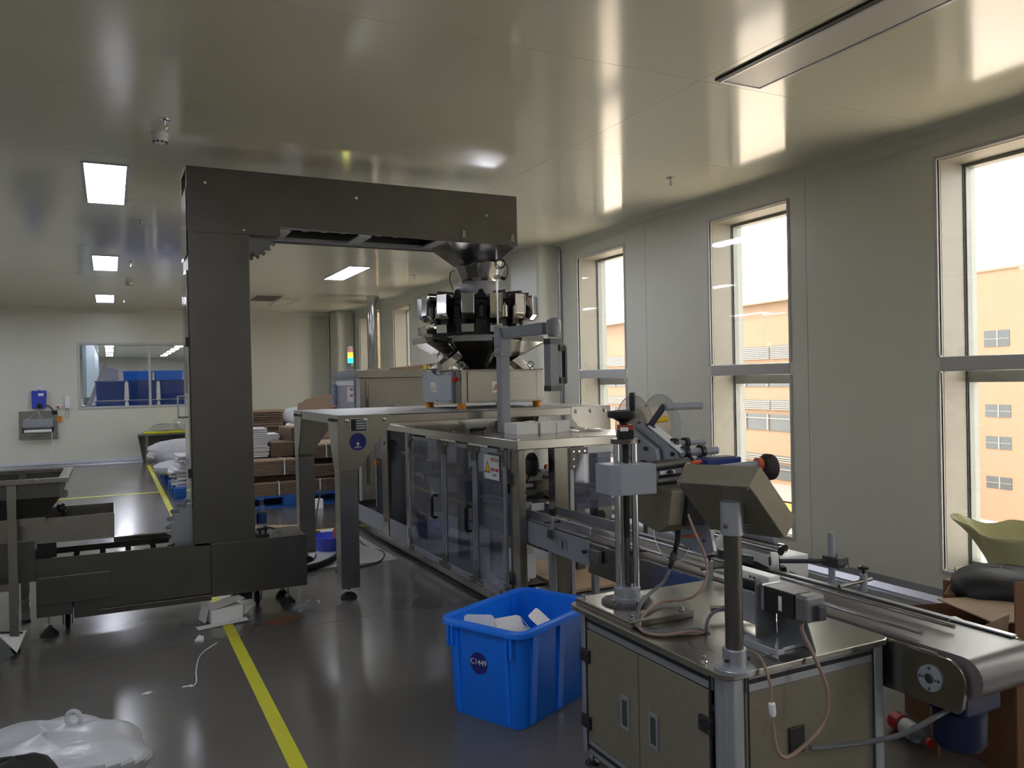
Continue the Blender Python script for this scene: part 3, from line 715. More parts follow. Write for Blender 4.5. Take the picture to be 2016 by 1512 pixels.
# warning labels
def warn(parent, o, ux, w_, h_, tri):
    o = Vector(o); ux = Vector(ux); uy = Vector((0, 0, 1)); n_ = ux.cross(uy)
    l_ = part('warning_label', B().obox(o, ux, uy, n_, w_, h_, .001), 'white', parent)
    return l_, o, ux, uy, n_
def tri(parent, o, ux, n_, s, m, inner=None):
    o = Vector(o); uy = Vector((0, 0, 1))
    P_ = lambda a, b_, d: o+ux*a+uy*b_+n_*d
    part('triangle_mark', B().rings([[P_(-s*.5, -s*.43, .0004), P_(s*.5, -s*.43, .0004), P_(0, s*.43, .0004)], [P_(-s*.5, -s*.43, .001), P_(s*.5, -s*.43, .001), P_(0, s*.43, .001)]]), 'ktext', parent)
    k = .78; part('triangle_fill', B().rings([[P_(-s*.5*k, -s*.43*k-s*.02, .001), P_(s*.5*k, -s*.43*k-s*.02, .001), P_(0, s*.43*k-s*.03, .001)], [P_(-s*.5*k, -s*.43*k-s*.02, .0014), P_(s*.5*k, -s*.43*k-s*.02, .0014), P_(0, s*.43*k-s*.03, .0014)]]), m, parent)
ux = Vector((1, 0, 0)); n_ = Vector((0, -1, 0))
lb, o_, *_ = warn(fp, (2.935, y0-.0128, 1.545), (1, 0, 0), .075, .095, 0)
tri(lb, (2.935, y0-.0132, 1.545), ux, n_, .058, 'signora')
text('!', .034, 'ktext', (2.935, y0-.0152, 1.541), (1, 0, 0), (0, 0, 1), 'exclamation_mark', lb)
ux = Vector((0, -1, 0)); n_ = Vector((-1, 0, 0))
lb = part('warning_label', B().box(x0-.0312, x0-.030, 6.64, 6.78, 1.512, 1.592), 'white', sp)
tri(lb, (x0-.0314, 6.745, 1.545), ux, n_, .055, 'signyel')
part('yellow_mark', B().box(x0-.0318, x0-.0312, 6.652, 6.70, 1.565, 1.588), 'signyel', lb)
b = B()
for k in range(3): b.box(x0-.0318, x0-.0312, 6.655, 6.70, 1.545-k*.012, 1.55-k*.012)
part('print_lines', b, 'ktext', lb)
for xx, yy in ((2.64, 6.25), (2.64, 7.0), (3.36, 6.25), (3.36, 7.0)):
    part('orange_foot', B().cyl((xx, yy, zt), (xx, yy, z0), .038, n=16), 'orange', t, smooth=True)
for xx, yy in ((2.645, 7.0), (2.645, 6.24), (3.30, 6.24), (3.30, 7.0)):
    e_ = part('eye_bolt', B().torus((xx, yy, z1+.045), (.55, 1, 0), .025, .006, 18, 8), 'chrome', t, smooth=True)
    part('shank', B().lathe((xx, yy, z1+.004), [(.016, 0), (.013, .01), (.009, .018)], n=12), 'chrome', e_, smooth=True)
# collecting chutes above the base: crossing channel-shaped chutes
def chute(parent, p_top, p_bot, w0, w1, d, m, name='chute'):
    """flat-bottomed trough from p_top to p_bot, widths w0,w1, wall depth d"""
    a = Vector(p_top); b_ = Vector(p_bot); ax = (b_-a).normalized(); sd = ax.cross(Vector((0, 0, 1))).normalized(); up = sd.cross(ax)
    rs = []
    for p, w_ in ((a, w0), (b_, w1)):
        rs.append([p-sd*w_/2+up*d, p-sd*w_/2, p+sd*w_/2, p+sd*w_/2+up*d, p+sd*(w_/2-.006)+up*d, p+sd*(w_/2-.006)+up*.006, p-sd*(w_/2-.006)+up*.006, p-sd*(w_/2-.006)+up*d])
    return part(name, B().rings(rs), m, parent)
nch = 6
for k in range(nch):
    a = 2*PI*(k+.5)/nch-PI/2
    ca, sa = math.cos(a), math.sin(a)
    b = B()
    rt, rb = .58, .16; zt_, zb_ = 1.98, 1.70
    wt_, wb_ = .34, .12
    sd = Vector((-sa, ca, 0)); e_ = Vector((ca, sa, 0)); C_ = Vector((CX, CY, 0))
    P_ = lambda r, s, z: C_+e_*r+sd*s+Vector((0, 0, z))
    b.rings([[P_(rt, -wt_/2, zt_), P_(rt, wt_/2, zt_), P_(rt-.30, wt_/2*.55, zt_), P_(rt-.30, -wt_/2*.55, zt_)],
             [P_(rt-.012, -wt_/2, zt_-.05), P_(rt-.012, wt_/2, zt_-.05), P_(rt-.31, wt_/2*.5, zt_-.05), P_(rt-.31, -wt_/2*.5, zt_-.05)],
             [P_(rb, -wb_/2, zb_), P_(rb, wb_/2, zb_), P_(rb-.10, wb_/2*.6, zb_), P_(rb-.10, -wb_/2*.6, zb_)]], caps=True)
    part('collecting_chute', b, 'mirror', t, bevel=.003)
for s in (-1, 1):
    b = B(); b.obox((CX+s*.30, CY-.05, 1.79), (s*.72, 0, -.52), (0, 1, 0), (s*.52, 0, .72), .36, .16, .07)
    part('cross_chute', b, 'mirror', t, bevel=.004)
fn = B(); fn.lathe((CX, CY, 1.70), [(.12, 0), (.15, .06), (.30, .28), (.30, .30), (.29, .30), (.145, .07), (.11, 0)], n=8, caps=False)
part('discharge_funnel', fn, 'mirror', t)
part('support_frame', B().cyl((CX, CY, 2.0), (CX, CY, 2.06), .42, n=28), 'black', t, smooth=True)
part('centre_body', B().lathe((CX, CY, 2.05), [(.33, 0), (.36, .05), (.36, .22), (.28, .30)], n=28), 'black', t, smooth=True)
nh = 14
for k in range(nh):
    a = 2*PI*(k+.18)/nh
    e_ = Vector((math.cos(a), math.sin(a), 0)); sd = Vector((-math.sin(a), math.cos(a), 0)); C_ = Vector((CX, CY, 0))
    P_ = lambda r, s, z: C_+e_*r+sd*s+Vector((0, 0, z))
    ro = .535; w_ = .052
    b = B(); b.rings([[P_(ro, -w_, 2.335), P_(ro, w_, 2.335), P_(ro-.15, w_*.8, 2.335), P_(ro-.15, -w_*.8, 2.335)],
                      [P_(ro+.004, -w_, 2.17), P_(ro+.004, w_, 2.17), P_(ro-.14, w_*.8, 2.17), P_(ro-.14, -w_*.8, 2.17)],
                      [P_(ro-.035, -w_*.95, 2.125), P_(ro-.035, w_*.95, 2.125), P_(ro-.10, w_*.8, 2.125), P_(ro-.10, -w_*.8, 2.125)]])
    h_ = part('weigh_hopper', b, 'mirror', t, bevel=.003)
    part('edge_frame', B().obox(P_(ro+.003, w_+.003, 2.25), e_, sd, (0, 0, 1), .012, .005, .17), 'chrome', h_)
    b = B(); b.rings([[P_(ro+.012, -w_*1.05, 2.078), P_(ro+.012, w_*1.05, 2.078), P_(ro-.11, w_*.9, 2.078), P_(ro-.11, -w_*.9, 2.078)],
                      [P_(ro+.006, -w_*1.05, 2.008), P_(ro+.006, w_*1.05, 2.008), P_(ro-.10, w_*.9, 2.008), P_(ro-.10, -w_*.9, 2.008)]])
    part('lower_hopper', b, 'mirror', t, bevel=.003)
    a2 = a+PI/nh; e2 = Vector((math.cos(a2), math.sin(a2), 0)); s2 = Vector((-math.sin(a2), math.cos(a2), 0))
    Q = lambda r, s, z: C_+e2*r+s2*s+Vector((0, 0, z))
    b = B(); b.rings([[Q(.45, -.055, 2.30), Q(.45, .055, 2.30), Q(.30, .04, 2.30), Q(.30, -.04, 2.30)],
                      [Q(.46, -.012, 2.375), Q(.46, .012, 2.375), Q(.30, .012, 2.375), Q(.30, -.012, 2.375)]])
    part('actuator_hood', b, 'black', t)
    b = B(); b.cyl(Q(.455, 0, 2.14), Q(.455, 0, 2.235), .036, n=14); b.cyl(Q(.455, 0, 2.235), Q(.455, 0, 2.26), .036, .012, n=14)
    part('motor_can', b, 'mirror' if k % 3 == 1 else 'black', t, smooth=True)
    b = B(); b.box(-.03, .03, -.05, .05, 0, .28); b.move(Matrix.Translation(C_+e2*.37+Vector((0, 0, 2.02))) @ Matrix.Rotation(a2, 4, 'Z'))
    part('driver_housing', b, 'black', t, bevel=.006)
b = B(); b.lathe((CX, CY, 2.33), [(.17, 0), (.185, .06), (.19, .13), (.175, .155)], n=28, caps=False)
part('dust_skirt', b, 'wsack', t, smooth=True)
part('pleat', lump((CX-.21, CY-.05, 2.37), .06, .07, .055, seed=3), 'wsack', t, smooth=True); part('pleat', lump((CX+.2, CY-.08, 2.37), .055, .07, .05, seed=4), 'wsack', t, smooth=True)
b = B(); b.lathe((CX-.06, CY-.18, 2.46), [(.165, 0), (.175, .02), (.235, .155), (.238, .16), (.168, .015), (.16, 0)], n=12, caps=False)
part('inlet_cone', b, 'mirror', t)
part('sensor_rod', B().cyl((2.862, 5.98, 2.06), (2.862, 5.98, 2.69), .009, n=10), 'chrome', t, smooth=True)
sb = part('sensor_clamp', B().box(2.84, 2.885, 5.96, 6.0, 2.43, 2.465), 'alu', t, bevel=.003)
b = B(); b.torus((2.88, 5.95, 2.555), (.3, 1, 0), .042, .004, 20, 6); b.torus((2.885, 5.945, 2.56), (.2, 1, .1), .035, .004, 20, 6)
b.tube([(2.88, 5.94, 2.59), (2.935, 5.94, 2.55), (2.95, 5.95, 2.49), (2.93, 5.96, 2.43), (2.90, 5.96, 2.445)], .004, 6)
part('coiled_cable', b, 'cable', t, smooth=True)
part('sensor', B().cyl((2.885, 5.95, 2.442), (2.92, 5.94, 2.43), .014, n=12), 'black', t, smooth=True)
part('rod_arm', B().box(2.855, 2.869, 5.985, 6.25, 2.06, 2.075), 'chrome', t)
part('cable', B().tube([(2.66, 6.4, 2.55), (2.61, 6.36, 2.52), (2.60, 6.35, 2.45), (2.64, 6.38, 2.38)], .004, 6), 'cable', t, smooth=True)
# ================================================================== packing machine
MX0, MX1, MY0, MY1, MZ = 2.40, 3.50, 4.75, 8.90, 1.197
t = thing('packing_machine', 'long stainless steel packing machine with clear plastic doors and a flat steel top', 'packing machine', (2.95, 6.8, 0))
PM = t
part('top_plate', B().box(MX0, MX1, MY0, MY1, MZ-.064, MZ), 'steel_lit_top', t, bevel=.005)
for (x, y) in ((MX0+.02, MY0+.03), (MX0+.02, 5.9), (MX0+.03, 6.8), (MX0+.02, 7.3), (2.9, MY0+.03), (3.3, MY0+.04), (3.45, 5.5)):
    part('screw', B().lathe((x, y, MZ), [(.012, 0), (.011, .006), (.004, .008)], n=10), 'chrome', t, smooth=True)
zb = .03
def post(x0, x1, y0, y1, z0=zb, z1=MZ-.064, m='steel'): return part('post', B().box(x0, x1, y0, y1, z0, z1), m, t, bevel=.004)
post(MX0+.012, MX0+.065, MY0+.01, MY0+.15)
post(2.685, 2.795, MY0+.01, MY0+.10)
post(MX0+.012, MX0+.05, 6.93, 7.06); post(MX0+.012, MX0+.05, 7.60, 7.78); post(MX0+.012, MX0+.05, 8.75, 8.90)
post(MX1-.06, MX1-.01, MY0+.01, MY0+.06); post(MX1-.06, MX1-.01, 6.9, 7.0); post(MX1-.06, MX1-.01, MY1-.06, MY1-.01)
b = B(); b.box(MX0+.005, MX0+.05, MY0+.0, MY1, zb, .10); b.box(MX0, MX1, MY0+.02, MY0+.06, zb, .085); b.box(MX1-.05, MX1, MY0, MY1, zb, .10)
part('bottom_rail', b, 'steel', t, bevel=.004)
for (x, y) in ((MX0+.05, MY0+.08), (MX0+.05, 6.9), (MX0+.05, 8.8), (MX1-.05, MY0+.08), (MX1-.05, 8.8)): part('foot', B().lathe((x, y, 0), [(.05, 0), (.05, .01), (.02, .03)], n=16), 'rubber', t, smooth=True)
part('screw_plug', B().cyl((MX0+.011, 7.69, 1.0), (MX0+.009, 7.69, 1.0), .022, n=14), 'black', t); part('screw_plug', B().cyl((MX0+.011, 7.69, .25), (MX0+.009, 7.69, .25), .022, n=14), 'black', t)
for zz in (.845, .80): part('screw_plug', B().cyl((MX0+.058, MY0+.0095, zz), (MX0+.058, MY0+.008, zz), .006, n=10), 'black', t)
# doors on the long side: aluminium edge profiles, hinged corner plates, clear panel, black handle
def door(y0, y1, hand, sign=False, hy=None, first=False):
    """hand: 'n' hinge at near (low y) side"""
    z0, z1 = .10, MZ-.075
    x0, x1 = MX0-.016, MX0+.004
    d = part('door', B().box(x0+.006, x0+.012, y0+.012, y1-.012, z0+.01, z1-.01), 'plexi', t)
    f = B(); f.box(x0, x1, y0, y0+.03, z0, z1); f.box(x0, x1, y1-.03, y1, z0, z1); f.box(x0, x1, y0+.03, y1-.03, z1-.03, z1); f.box(x0, x1, y0+.03, y1-.03, z0, z0+.05)
    part('edge_profile', f, 'alu', d, bevel=.003)
    for yy, sy in ((y0, 1), (y1, -1)):
        for zz, sz in ((z0, 1), (z1, -1)):
            pl = [(yy, zz), (yy+sy*.11, zz), (yy+sy*.11, zz+sz*.045), (yy+sy*.045, zz+sz*.045), (yy+sy*.045, zz+sz*.11), (yy, zz+sz*.11)]
            c_ = part('corner_plate', B().prism(pl, 'x', x0-.004, x0), 'steel_dull', d)
            b = B()
            for k in range(3): b.cyl((x0-.004, yy+sy*(.025+.035*k), zz+sz*.022), (x0-.007, yy+sy*(.025+.035*k), zz+sz*.022), .006, n=8)
            for k in range(2): b.cyl((x0-.004, yy+sy*.022, zz+sz*(.06+.03*k)), (x0-.007, yy+sy*.022, zz+sz*(.06+.03*k)), .006, n=8)
            part('rivets', b, 'chrome', d)
    hyy = y0-.008 if hand == 'n' else y1+.008
    for zz in (z0+.14, z1-.20):
        b = B(); b.cyl((x0-.002, hyy, zz-.045), (x0-.002, hyy, zz+.045), .008, n=10); b.box(x0-.003, x0, hyy-.02, hyy+.02, zz-.045, zz+.045)
        part('hinge', b, 'chrome', d)
    h_ = hy if hy is not None else (y1-.04 if hand == 'n' else y0+.04)
    part('handle', B().tube([(x0, h_, .665), (x0-.03, h_, .665), (x0-.045, h_, .65), (x0-.045, h_, .50), (x0-.03, h_, .485), (x0, h_, .485)], .0135, 8, 0), 'black', d, bevel=.002)
    if sign:
        u0, u1, w0, w1 = 5.075, 5.30, .985, 1.095   # wait: sized below
    return d
dA = door(6.06, 6.90, 'f', hy=6.20)
dB = door(5.44, 6.04, 'n', hy=5.50)
dC = door(4.915, 5.425, 'n', hy=5.40)
# the third handle is hidden in the photo's frame: keep only two
for o in list(dC.children):
    if o.name.startswith('handle'): bpy.data.objects.remove(o)
# warning sign on the nearest door
x = MX0-.0165
sg = part('warning_sign', B().box(x-.002, x, 5.00, 5.245, .905, 1.075), 'white', dC)
for z in (1.045, .975): part('red_bar', B().box(x-.0028, x-.002, 5.012, 5.13, z-.011, z+.011), 'signred', dC)
text('⚠ WARNING', .0165, 'wtext', (x-.0032, 5.071, 1.044), (0, -1, 0), (0, 0, 1), 'lettering', dC)
text('⚠ 警告', .0165, 'wtext', (x-.0032, 5.071, .974), (0, -1, 0), (0, 0, 1), 'lettering', dC)
text('当心夹手', .018, 'ktext', (x-.0026, 5.071, .938), (0, -1, 0), (0, 0, 1), 'lettering', dC)
tri(dC, (x-.0022, 5.187, .992), Vector((0, -1, 0)), Vector((-1, 0, 0)), .10, 'signyel')
# far bays of the long side: open, with a low pale panel
for y0, y1 in ((7.08, 7.59), (7.79, 8.74)): part('kick_panel', B().box(MX0+.02, MX0+.028, y0, y1, .10, .27), 'greymetal', t)
part('inner_partition', B().box(2.62, 2.63, 7.1, 8.7, .12, 1.1), 'dgrey', t)
part('inner_floor', B().box(MX0+.06, MX1-.06, MY0+.07, MY1-.05, .06, .075), 'greymetal', t)
# near end: clear guard right of the middle post
gd = part('end_guard', B().box(2.80, MX1-.062, MY0+.004, MY0+.010, .70, MZ-.07), 'plexi', t)
f = B(); f.box(2.797, 2.828, MY0-.004, MY0+.016, .12, MZ-.07); f.box(2.828, MX1-.062, MY0-.004, MY0+.016, MZ-.115, MZ-.07)
part('edge_profile', f, 'alu', gd, bevel=.003)
c_ = part('corner_plate', B().prism([(2.80, MZ-.072), (2.94, MZ-.072), (2.94, MZ-.118), (2.85, MZ-.118), (2.85, MZ-.22), (2.80, MZ-.22)], 'y', MY0-.009, MY0-.004), 'steel_dull', gd)
b = B()
for xx, zz in ((2.825, 1.102), (2.87, 1.102), (2.915, 1.102), (2.825, 1.05), (2.825, 1.0)): b.lathe((xx, MY0-.009, zz), [(.008, 0), (.007, .004)], axis=(0, -1, 0), n=10)
part('rivets', b, 'chrome', gd)
# ---- mechanism seen through the doors and the open near end
b = B(); b.lathe((2.62, 5.02, 1.005), [(.052, 0), (.052, .10), (.03, .105)], axis=(-.25, -1, 0), n=18)
part('servo_motor', B().obox((2.585, 4.98, 1.0), (1, .1, 0), (-.1, 1, 0), (0, 0, 1), .11, .13, .10), 'black', t, bevel=.008)
part('motor_flange', B().cyl((2.64, 5.02, 1.0), (2.66, 5.02, 1.0), .085, n=24), 'steel_dull', t, smooth=True)
part('motor_cap', B().cyl((2.52, 4.97, .995), (2.47, 4.965, .995), .042, n=18), 'navy', t, smooth=True)
tt = part('turntable', B().cyl((2.98, 6.05, .78), (2.98, 6.05, .80), .42, n=36), 'steel_dull', t, smooth=True)
part('turntable_drum', B().cyl((2.98, 6.05, .60), (2.98, 6.05, .78), .36, n=30), 'black', t, smooth=True)
for k in range(10):
    a = 2*PI*k/10+.2; e_ = Vector((math.cos(a), math.sin(a), 0)); c_ = Vector((2.98, 6.05, .81))+e_*.40; sd = Vector((-e_.y, e_.x, 0))
    g_ = part('gripper', B().obox(c_, e_, sd, (0, 0, 1), .14, .035, .03), 'alu', tt, bevel=.003)
    part('gripper_knob', B().obox(c_+e_*.0+Vector((0, 0, .03)), (1, .4, .5), (-.4, 1, 0), (0, 0, 1), .026, .026, .03), 'orange', tt)
for k, (x, y, z, sx, sy, sz, m) in enumerate(((2.55, 4.96, .865, .13, .05, .025, 'alu'), (2.56, 4.98, .80, .16, .07, .018, 'steel_dull'), (2.545, 4.93, .735, .085, .05, .045, 'alu'), (2.62, 4.9, .72, .10, .03, .05, 'white'),
        (2.6, 5.4, .85, .2, .25, .02, 'alu'), (2.75, 5.3, .75, .18, .2, .05, 'black'), (3.05, 5.0, .82, .22, .12, .02, 'steel_dull'), (3.2, 5.05, .76, .16, .08, .06, 'alu'), (3.0, 4.95, .70, .12, .1, .03, 'alu_dk'), (3.32, 5.2, .9, .08, .1, .18, 'alu'),
        (2.9, 5.1, .92, .05, .05, .09, 'dgrey'), (3.15, 5.4, .70, .4, .5, .03, 'steel_dull'), (2.7, 6.9, .8, .25, .3, .12, 'steel_dull'), (2.66, 7.4, .95, .12, .2, .20, 'black'), (2.55, 7.2, .92, .1, .5, .03, 'steel'), (2.6, 8.2, .9, .16, .3, .2, 'alu_dk'))):
    part('bracket', B().box(x-sx/2, x+sx/2, y-sy/2, y+sy/2, z-sz/2, z+sz/2), m, t, bevel=.004)
for (x, y) in ((2.70, 5.75), (2.68, 6.35), (3.25, 5.4), (3.25, 6.6), (2.60, 7.35)): part('inner_column', B().box(x-.04, x+.04, y-.04, y+.04, .08, MZ-.07), 'steel_dull', t, bevel=.004)
for k, (x, y, z) in enumerate(((2.50, 8.25, .55), (2.52, 7.95, .45))):
    part('air_cylinder', B().cyl((x, y, z-.25), (x, y, z+.25), .012, n=10), 'chrome', t, smooth=True); part('fitting', B().box(x-.02, x+.02, y-.02, y+.02, z+.18, z+.22), 'orange' if k == 0 else 'alu', t)
for k, pts in enumerate((((2.50, 4.95, .95), (2.52, 5.05, .90), (2.60, 5.0, .89), (2.66, 5.1, .93)), ((2.47, 4.92, .88), (2.55, 4.98, .87), (2.66, 5.0, .885)), ((2.49, 4.86, .50), (2.47, 4.84, .30), (2.50, 4.86, .17), (2.60, 4.9, .12)), ((2.58, 5.2, .9), (2.7, 5.4, .95), (2.8, 5.6, .86)), ((2.5, 8.2, .7), (2.46, 8.1, .66), (2.48, 8.0, .58)))):
    part('hose', B().tube(pts, .007, 6), 'cable', t, smooth=True)
b = B(); b.torus((2.62, 7.25, .50), (1, .15, 0), .22, .02, 30, 8); part('film_reel_rim', b, 'alu', t, smooth=True)
part('film_reel', B().cyl((2.60, 7.25, .50), (2.66, 7.25, .50), .21, n=30), 'black', t, smooth=True)
part('green_cloth', lump((2.56, 7.32, .955), .05, .20, .035, seed=5, flat=.5), 'green', t, smooth=True)
bt = part('spray_bottle', B().lathe((2.54, 7.35, .985), [(.03, 0), (.032, .05), (.012, .075), (.012, .09)], n=14), 'bottle', t, smooth=True)
part('pump', B().box(2.53, 2.55, 7.33, 7.37, 1.075, 1.10), 'white', bt)
# curved guide rail and inner conveyor side seen through the nearest door
part('curved_guide', B().tube([(2.47, 5.55, .72), (2.50, 5.40, .745), (2.52, 5.2, .74), (2.53, 5.0, .72), (2.54, 4.85, .70)], .012, 8), 'alu', t, smooth=True)
part('carton_scrap', lump((2.60, 5.10, .14), .10, .16, .06, amp=.35, seed=8, n=9, k=6), 'paper', t)
part('scrap_film', lump((2.58, 5.30, .12), .09, .12, .04, amp=.3, seed=9, n=10, k=6), 'film', t, smooth=True)
bx = B(); bx.box(2.555, 2.665, 5.02, 5.10, .20, .37); bx.obox((2.61, 5.05, .385), (1, 0, 0), (0, .8, .6), (0, -.6, .8), .11, .07, .003)
part('white_carton', bx, 'paper', t)
part('shelf', B().box(2.48, 2.68, 4.9, 5.3, .17, .19), 'black', t)
b = B(); b.prism([(2.86, .10), (3.40, .10), (3.40, .12), (2.86, .12)], 'y', 4.86, 5.8); part('base_plate', b, 'card', t)
# ---- operator panel on its swing arm
pa = part('arm_post', B().box(2.68, 2.76, 5.56, 5.64, MZ, 1.80), 'greymetal', t, bevel=.006)
ak = part('arm_knuckle', B().prism([(5.655, 1.78), (5.545, 1.78), (5.535, 1.93), (5.56, 2.0), (5.60, 2.02), (5.66, 2.02)], 'x', 2.672, 2.768), 'greymetal', t, bevel=.006)
b = B()
for yy in (5.57, 5.615):
    for zz in (1.80, 1.86): b.cyl((2.672, yy, zz), (2.670, yy, zz), .007, n=8)
part('screw_holes', b, 'black', ak)
part('arm_beam', B().obox((2.757, 5.30, 1.962), (.13, -1, .01), (1, .13, 0), (0, 0, 1), .54, .07, .085), 'greymetal', t, bevel=.006)
part('arm_bolt', B().cyl((2.74, 5.32, 2.0), (2.74, 5.32, 2.03), .012, n=10), 'black', t)
part('swivel_head', B().lathe((2.815, 4.965, 1.90), [(.040, 0), (.042, .02), (.052, .02), (.054, .09), (.046, .12), (.025, .135)], n=24), 'greymetal', t, smooth=True)
e1 = Vector((.42, -.9, 0)).normalized(); e2 = Vector((.9, .42, 0)).normalized(); c = Vector((2.80, 4.96, 1.70))
cb = part('panel_box', B().obox(c, e1, e2, (0, 0, 1), .055, .135, .37), 'greymetal', t, bevel=.004)
for z in (1.865, 1.535): part('end_cap', B().obox(c+Vector((0, 0, z-1.70)), e1, e2, (0, 0, 1), .06, .14, .04), 'dgrey', cb, bevel=.003)
b = B()
for k in range(7): b.obox(c-e1*.0+e1*.028+e2*(-.06+k*.02), e1, e2, (0, 0, 1), .002, .002, .33)
part('grooves', b, 'dgrey', cb)
b = B()
for z in (1.82, 1.59): b.obox(c+e2*.07+e1*.035+Vector((0, 0, z-1.70)), e1, e2, (0, 0, 1), .012, .07, .045)
b.obox(c+e2*.10+e1*.035, e1, e2, (0, 0, 1), .02, .02, .27)
part('grip_bracket', b, 'black', cb, bevel=.002)
part('screen_edge', B().obox(c+e2*.125+e1*.01, e1, e2, (0, 0, 1), .05, .01, .25), 'dgrey', cb, bevel=.002)
part('bright_edge', B().obox(c+e2*.072, e1, e2, (0, 0, 1), .05, .006, .35), 'white', cb)

# ---- things lying on the machine top
def wbox(name, cx, cy, z0, L, W, H_, rot, label, group='white cartons on the machine top', gap=True):
    t_ = thing(name, label, 'carton', (cx, cy, z0), group, rot, True)
    part('body', B().box(-L/2, L/2, -W/2, W/2, 0, H_), 'paper', t_, bevel=.0015)
    b = B(); b.obox((L/2-.02, 0, H_+.004), (1, 0, .08), (0, 1, 0), (-.08, 0, 1), .06, W*.96, .0015); part('tuck_flap', b, 'paper', t_)
    part('slot', B().box(L/2-.0005, L/2+.0008, -W/2+.004, W/2-.004, H_-.006, H_-.002), 'joint', t_)
    return t_
wbox('carton', 2.735, 5.30, MZ, .19, .11, .082, R(4), 'long white carton at the left on the machine top, nearest the arm post')
wbox('carton', 2.905, 5.29, MZ, .13, .11, .082, R(3), 'white carton in the middle of the three on the machine top')
wbox('carton', 3.06, 5.34, MZ, .115, .11, .078, R(6), 'short white carton at the right of the three on the machine top')
wbox('carton', 2.78, 5.46, MZ, .22, .08, .080, R(2), 'white carton lying behind the long one on the machine top')
t = thing('pliers', 'small tool with black and chrome jaws lying on the machine top beneath the platform', 'tool', (2.60, 5.78, MZ))
part('grip', B().tube([(2.54, 5.85, MZ+.012), (2.58, 5.80, MZ+.02), (2.62, 5.74, MZ+.015)], .012, 8), 'black', t, smooth=True)
part('grip', B().tube([(2.54, 5.78, MZ+.012), (2.58, 5.76, MZ+.018), (2.63, 5.74, MZ+.03)], .010, 8), 'black', t, smooth=True)
part('jaw', B().obox((2.655, 5.72, MZ+.05), (1, -.3, .5), (.3, 1, 0), (-.5, 0, 1), .07, .03, .022), 'chrome', t, bevel=.002)
solo('plastic_film', lump((3.25, 5.25, MZ+.012), .12, .10, .012, amp=.4, seed=12, n=14, k=6), 'film', 'thin clear plastic film lying on the machine top right of the cartons', 'plastic film', smooth=True)
# ================================================================== belt conveyor
t = thing('belt_conveyor', 'grey belt conveyor running out of the packing machine towards the camera', 'conveyor', (2.67, 3.6, 0))
CVX0, CVX1 = 2.48, 2.86
def plate(x0, x1, y0, y1, z0, z1, r, name='side_plate', cut=False):
    p = [(y1, z0), (y1, z1), (y0+r, z1)]
    p += [(y0+r-r*math.sin(a), z1-r+r*math.cos(a)) for a in [PI/2*i/6 for i in range(1, 7)]]
    p += [(y0+.015, z0+.02), (y0+.03, z0)]
    return part(name, B().prism(p, 'x', x0, x1), 'steel', t, bevel=.002)
sp = plate(CVX0, CVX0+.018, 1.695, 4.02, .466, .64, .07)
part('side_plate', B().prism([(4.0, .50), (5.7, .522), (5.7, .663), (4.0, .650)], 'x', CVX0-.003, CVX0+.012), 'greymetal', t, bevel=.002)
plate(CVX1-.018, CVX1, 1.70, 5.7, .50, .655, .07)
part('top_rail', B().box(CVX0+.0, CVX0+.026, 1.80, 4.0, .640, .646), 'mirror', t, bevel=.002)
part('top_rail', B().box(CVX1-.03, CVX1, 1.76, 5.6, .655, .662), 'alu', t, bevel=.002)
part('top_rail', B().box(CVX0-.003, CVX0+.022, 4.05, 5.6, .663, .669), 'alu', t, bevel=.002)
b = B(); n_ = 10; x0, x1 = CVX0+.03, CVX1-.03; zt_, r_ = .652, .07; yc = 1.725
prof = [(5.6, zt_)]+[(yc-r_*math.sin(PI*i/n_), zt_-r_+r_*math.cos(PI*i/n_)) for i in range(n_+1)]+[(5.6, zt_-2*r_)]
b.rings([[(x0, y, z) for y, z in prof], [(x1, y, z) for y, z in prof]], caps=True)
part('belt', b, 'belt', t, smooth=True)
fl_ = part('bearing_flange', B().cyl((CVX0, 1.82, .557), (CVX0-.010, 1.82, .557), .044, n=32), 'greymetal', sp, smooth=True)
part('shaft_end', B().lathe((CVX0-.010, 1.82, .557), [(.017, 0), (.017, .001), (.012, .003)], axis=(-1, 0, 0), n=18), 'steel_dull', sp, smooth=True)
b = B()
for a in (0, 90, 180, 270): b.cyl((CVX0-.010, 1.82+.035*math.cos(R(a)), .557+.035*math.sin(R(a))), (CVX0-.012, 1.82+.035*math.cos(R(a)), .557+.035*math.sin(R(a))), .005, n=10)
for a in (0, 180): b.cyl((CVX0-.010, 1.82+.024*math.cos(R(a)), .557+.024*math.sin(R(a))), (CVX0-.012, 1.82+.024*math.cos(R(a)), .557+.024*math.sin(R(a))), .0035, n=8)
part('screw_holes', b, 'dgrey', sp)
# drive motor below the near end
m_ = part('drive_motor', B().lathe((2.68, 1.86, .26), [(.01, 0), (.07, .004), (.088, .03), (.09, .14), (.07, .15)], n=28), M.setdefault('motorblue', mat('dark_blue_motor_paint', (18, 28, 64), rough=.4)), t, smooth=True)
part('gearbox', B().box(2.60, 2.80, 1.78, 1.93, .40, .505), 'motorblue', t, bevel=.012)
part('under_cover', B().box(CVX0+.03, CVX1-.03, 1.74, 2.1, .50, .515), 'black', t)
part('motor_cable', B().tube([(2.62, 1.84, .42), (2.50, 1.82, .42), (2.40, 1.86, .37), (2.30, 1.92, .34), (2.18, 1.94, .345), (2.05, 1.95, .36)], .009, 8), 'gcable', t, smooth=True)
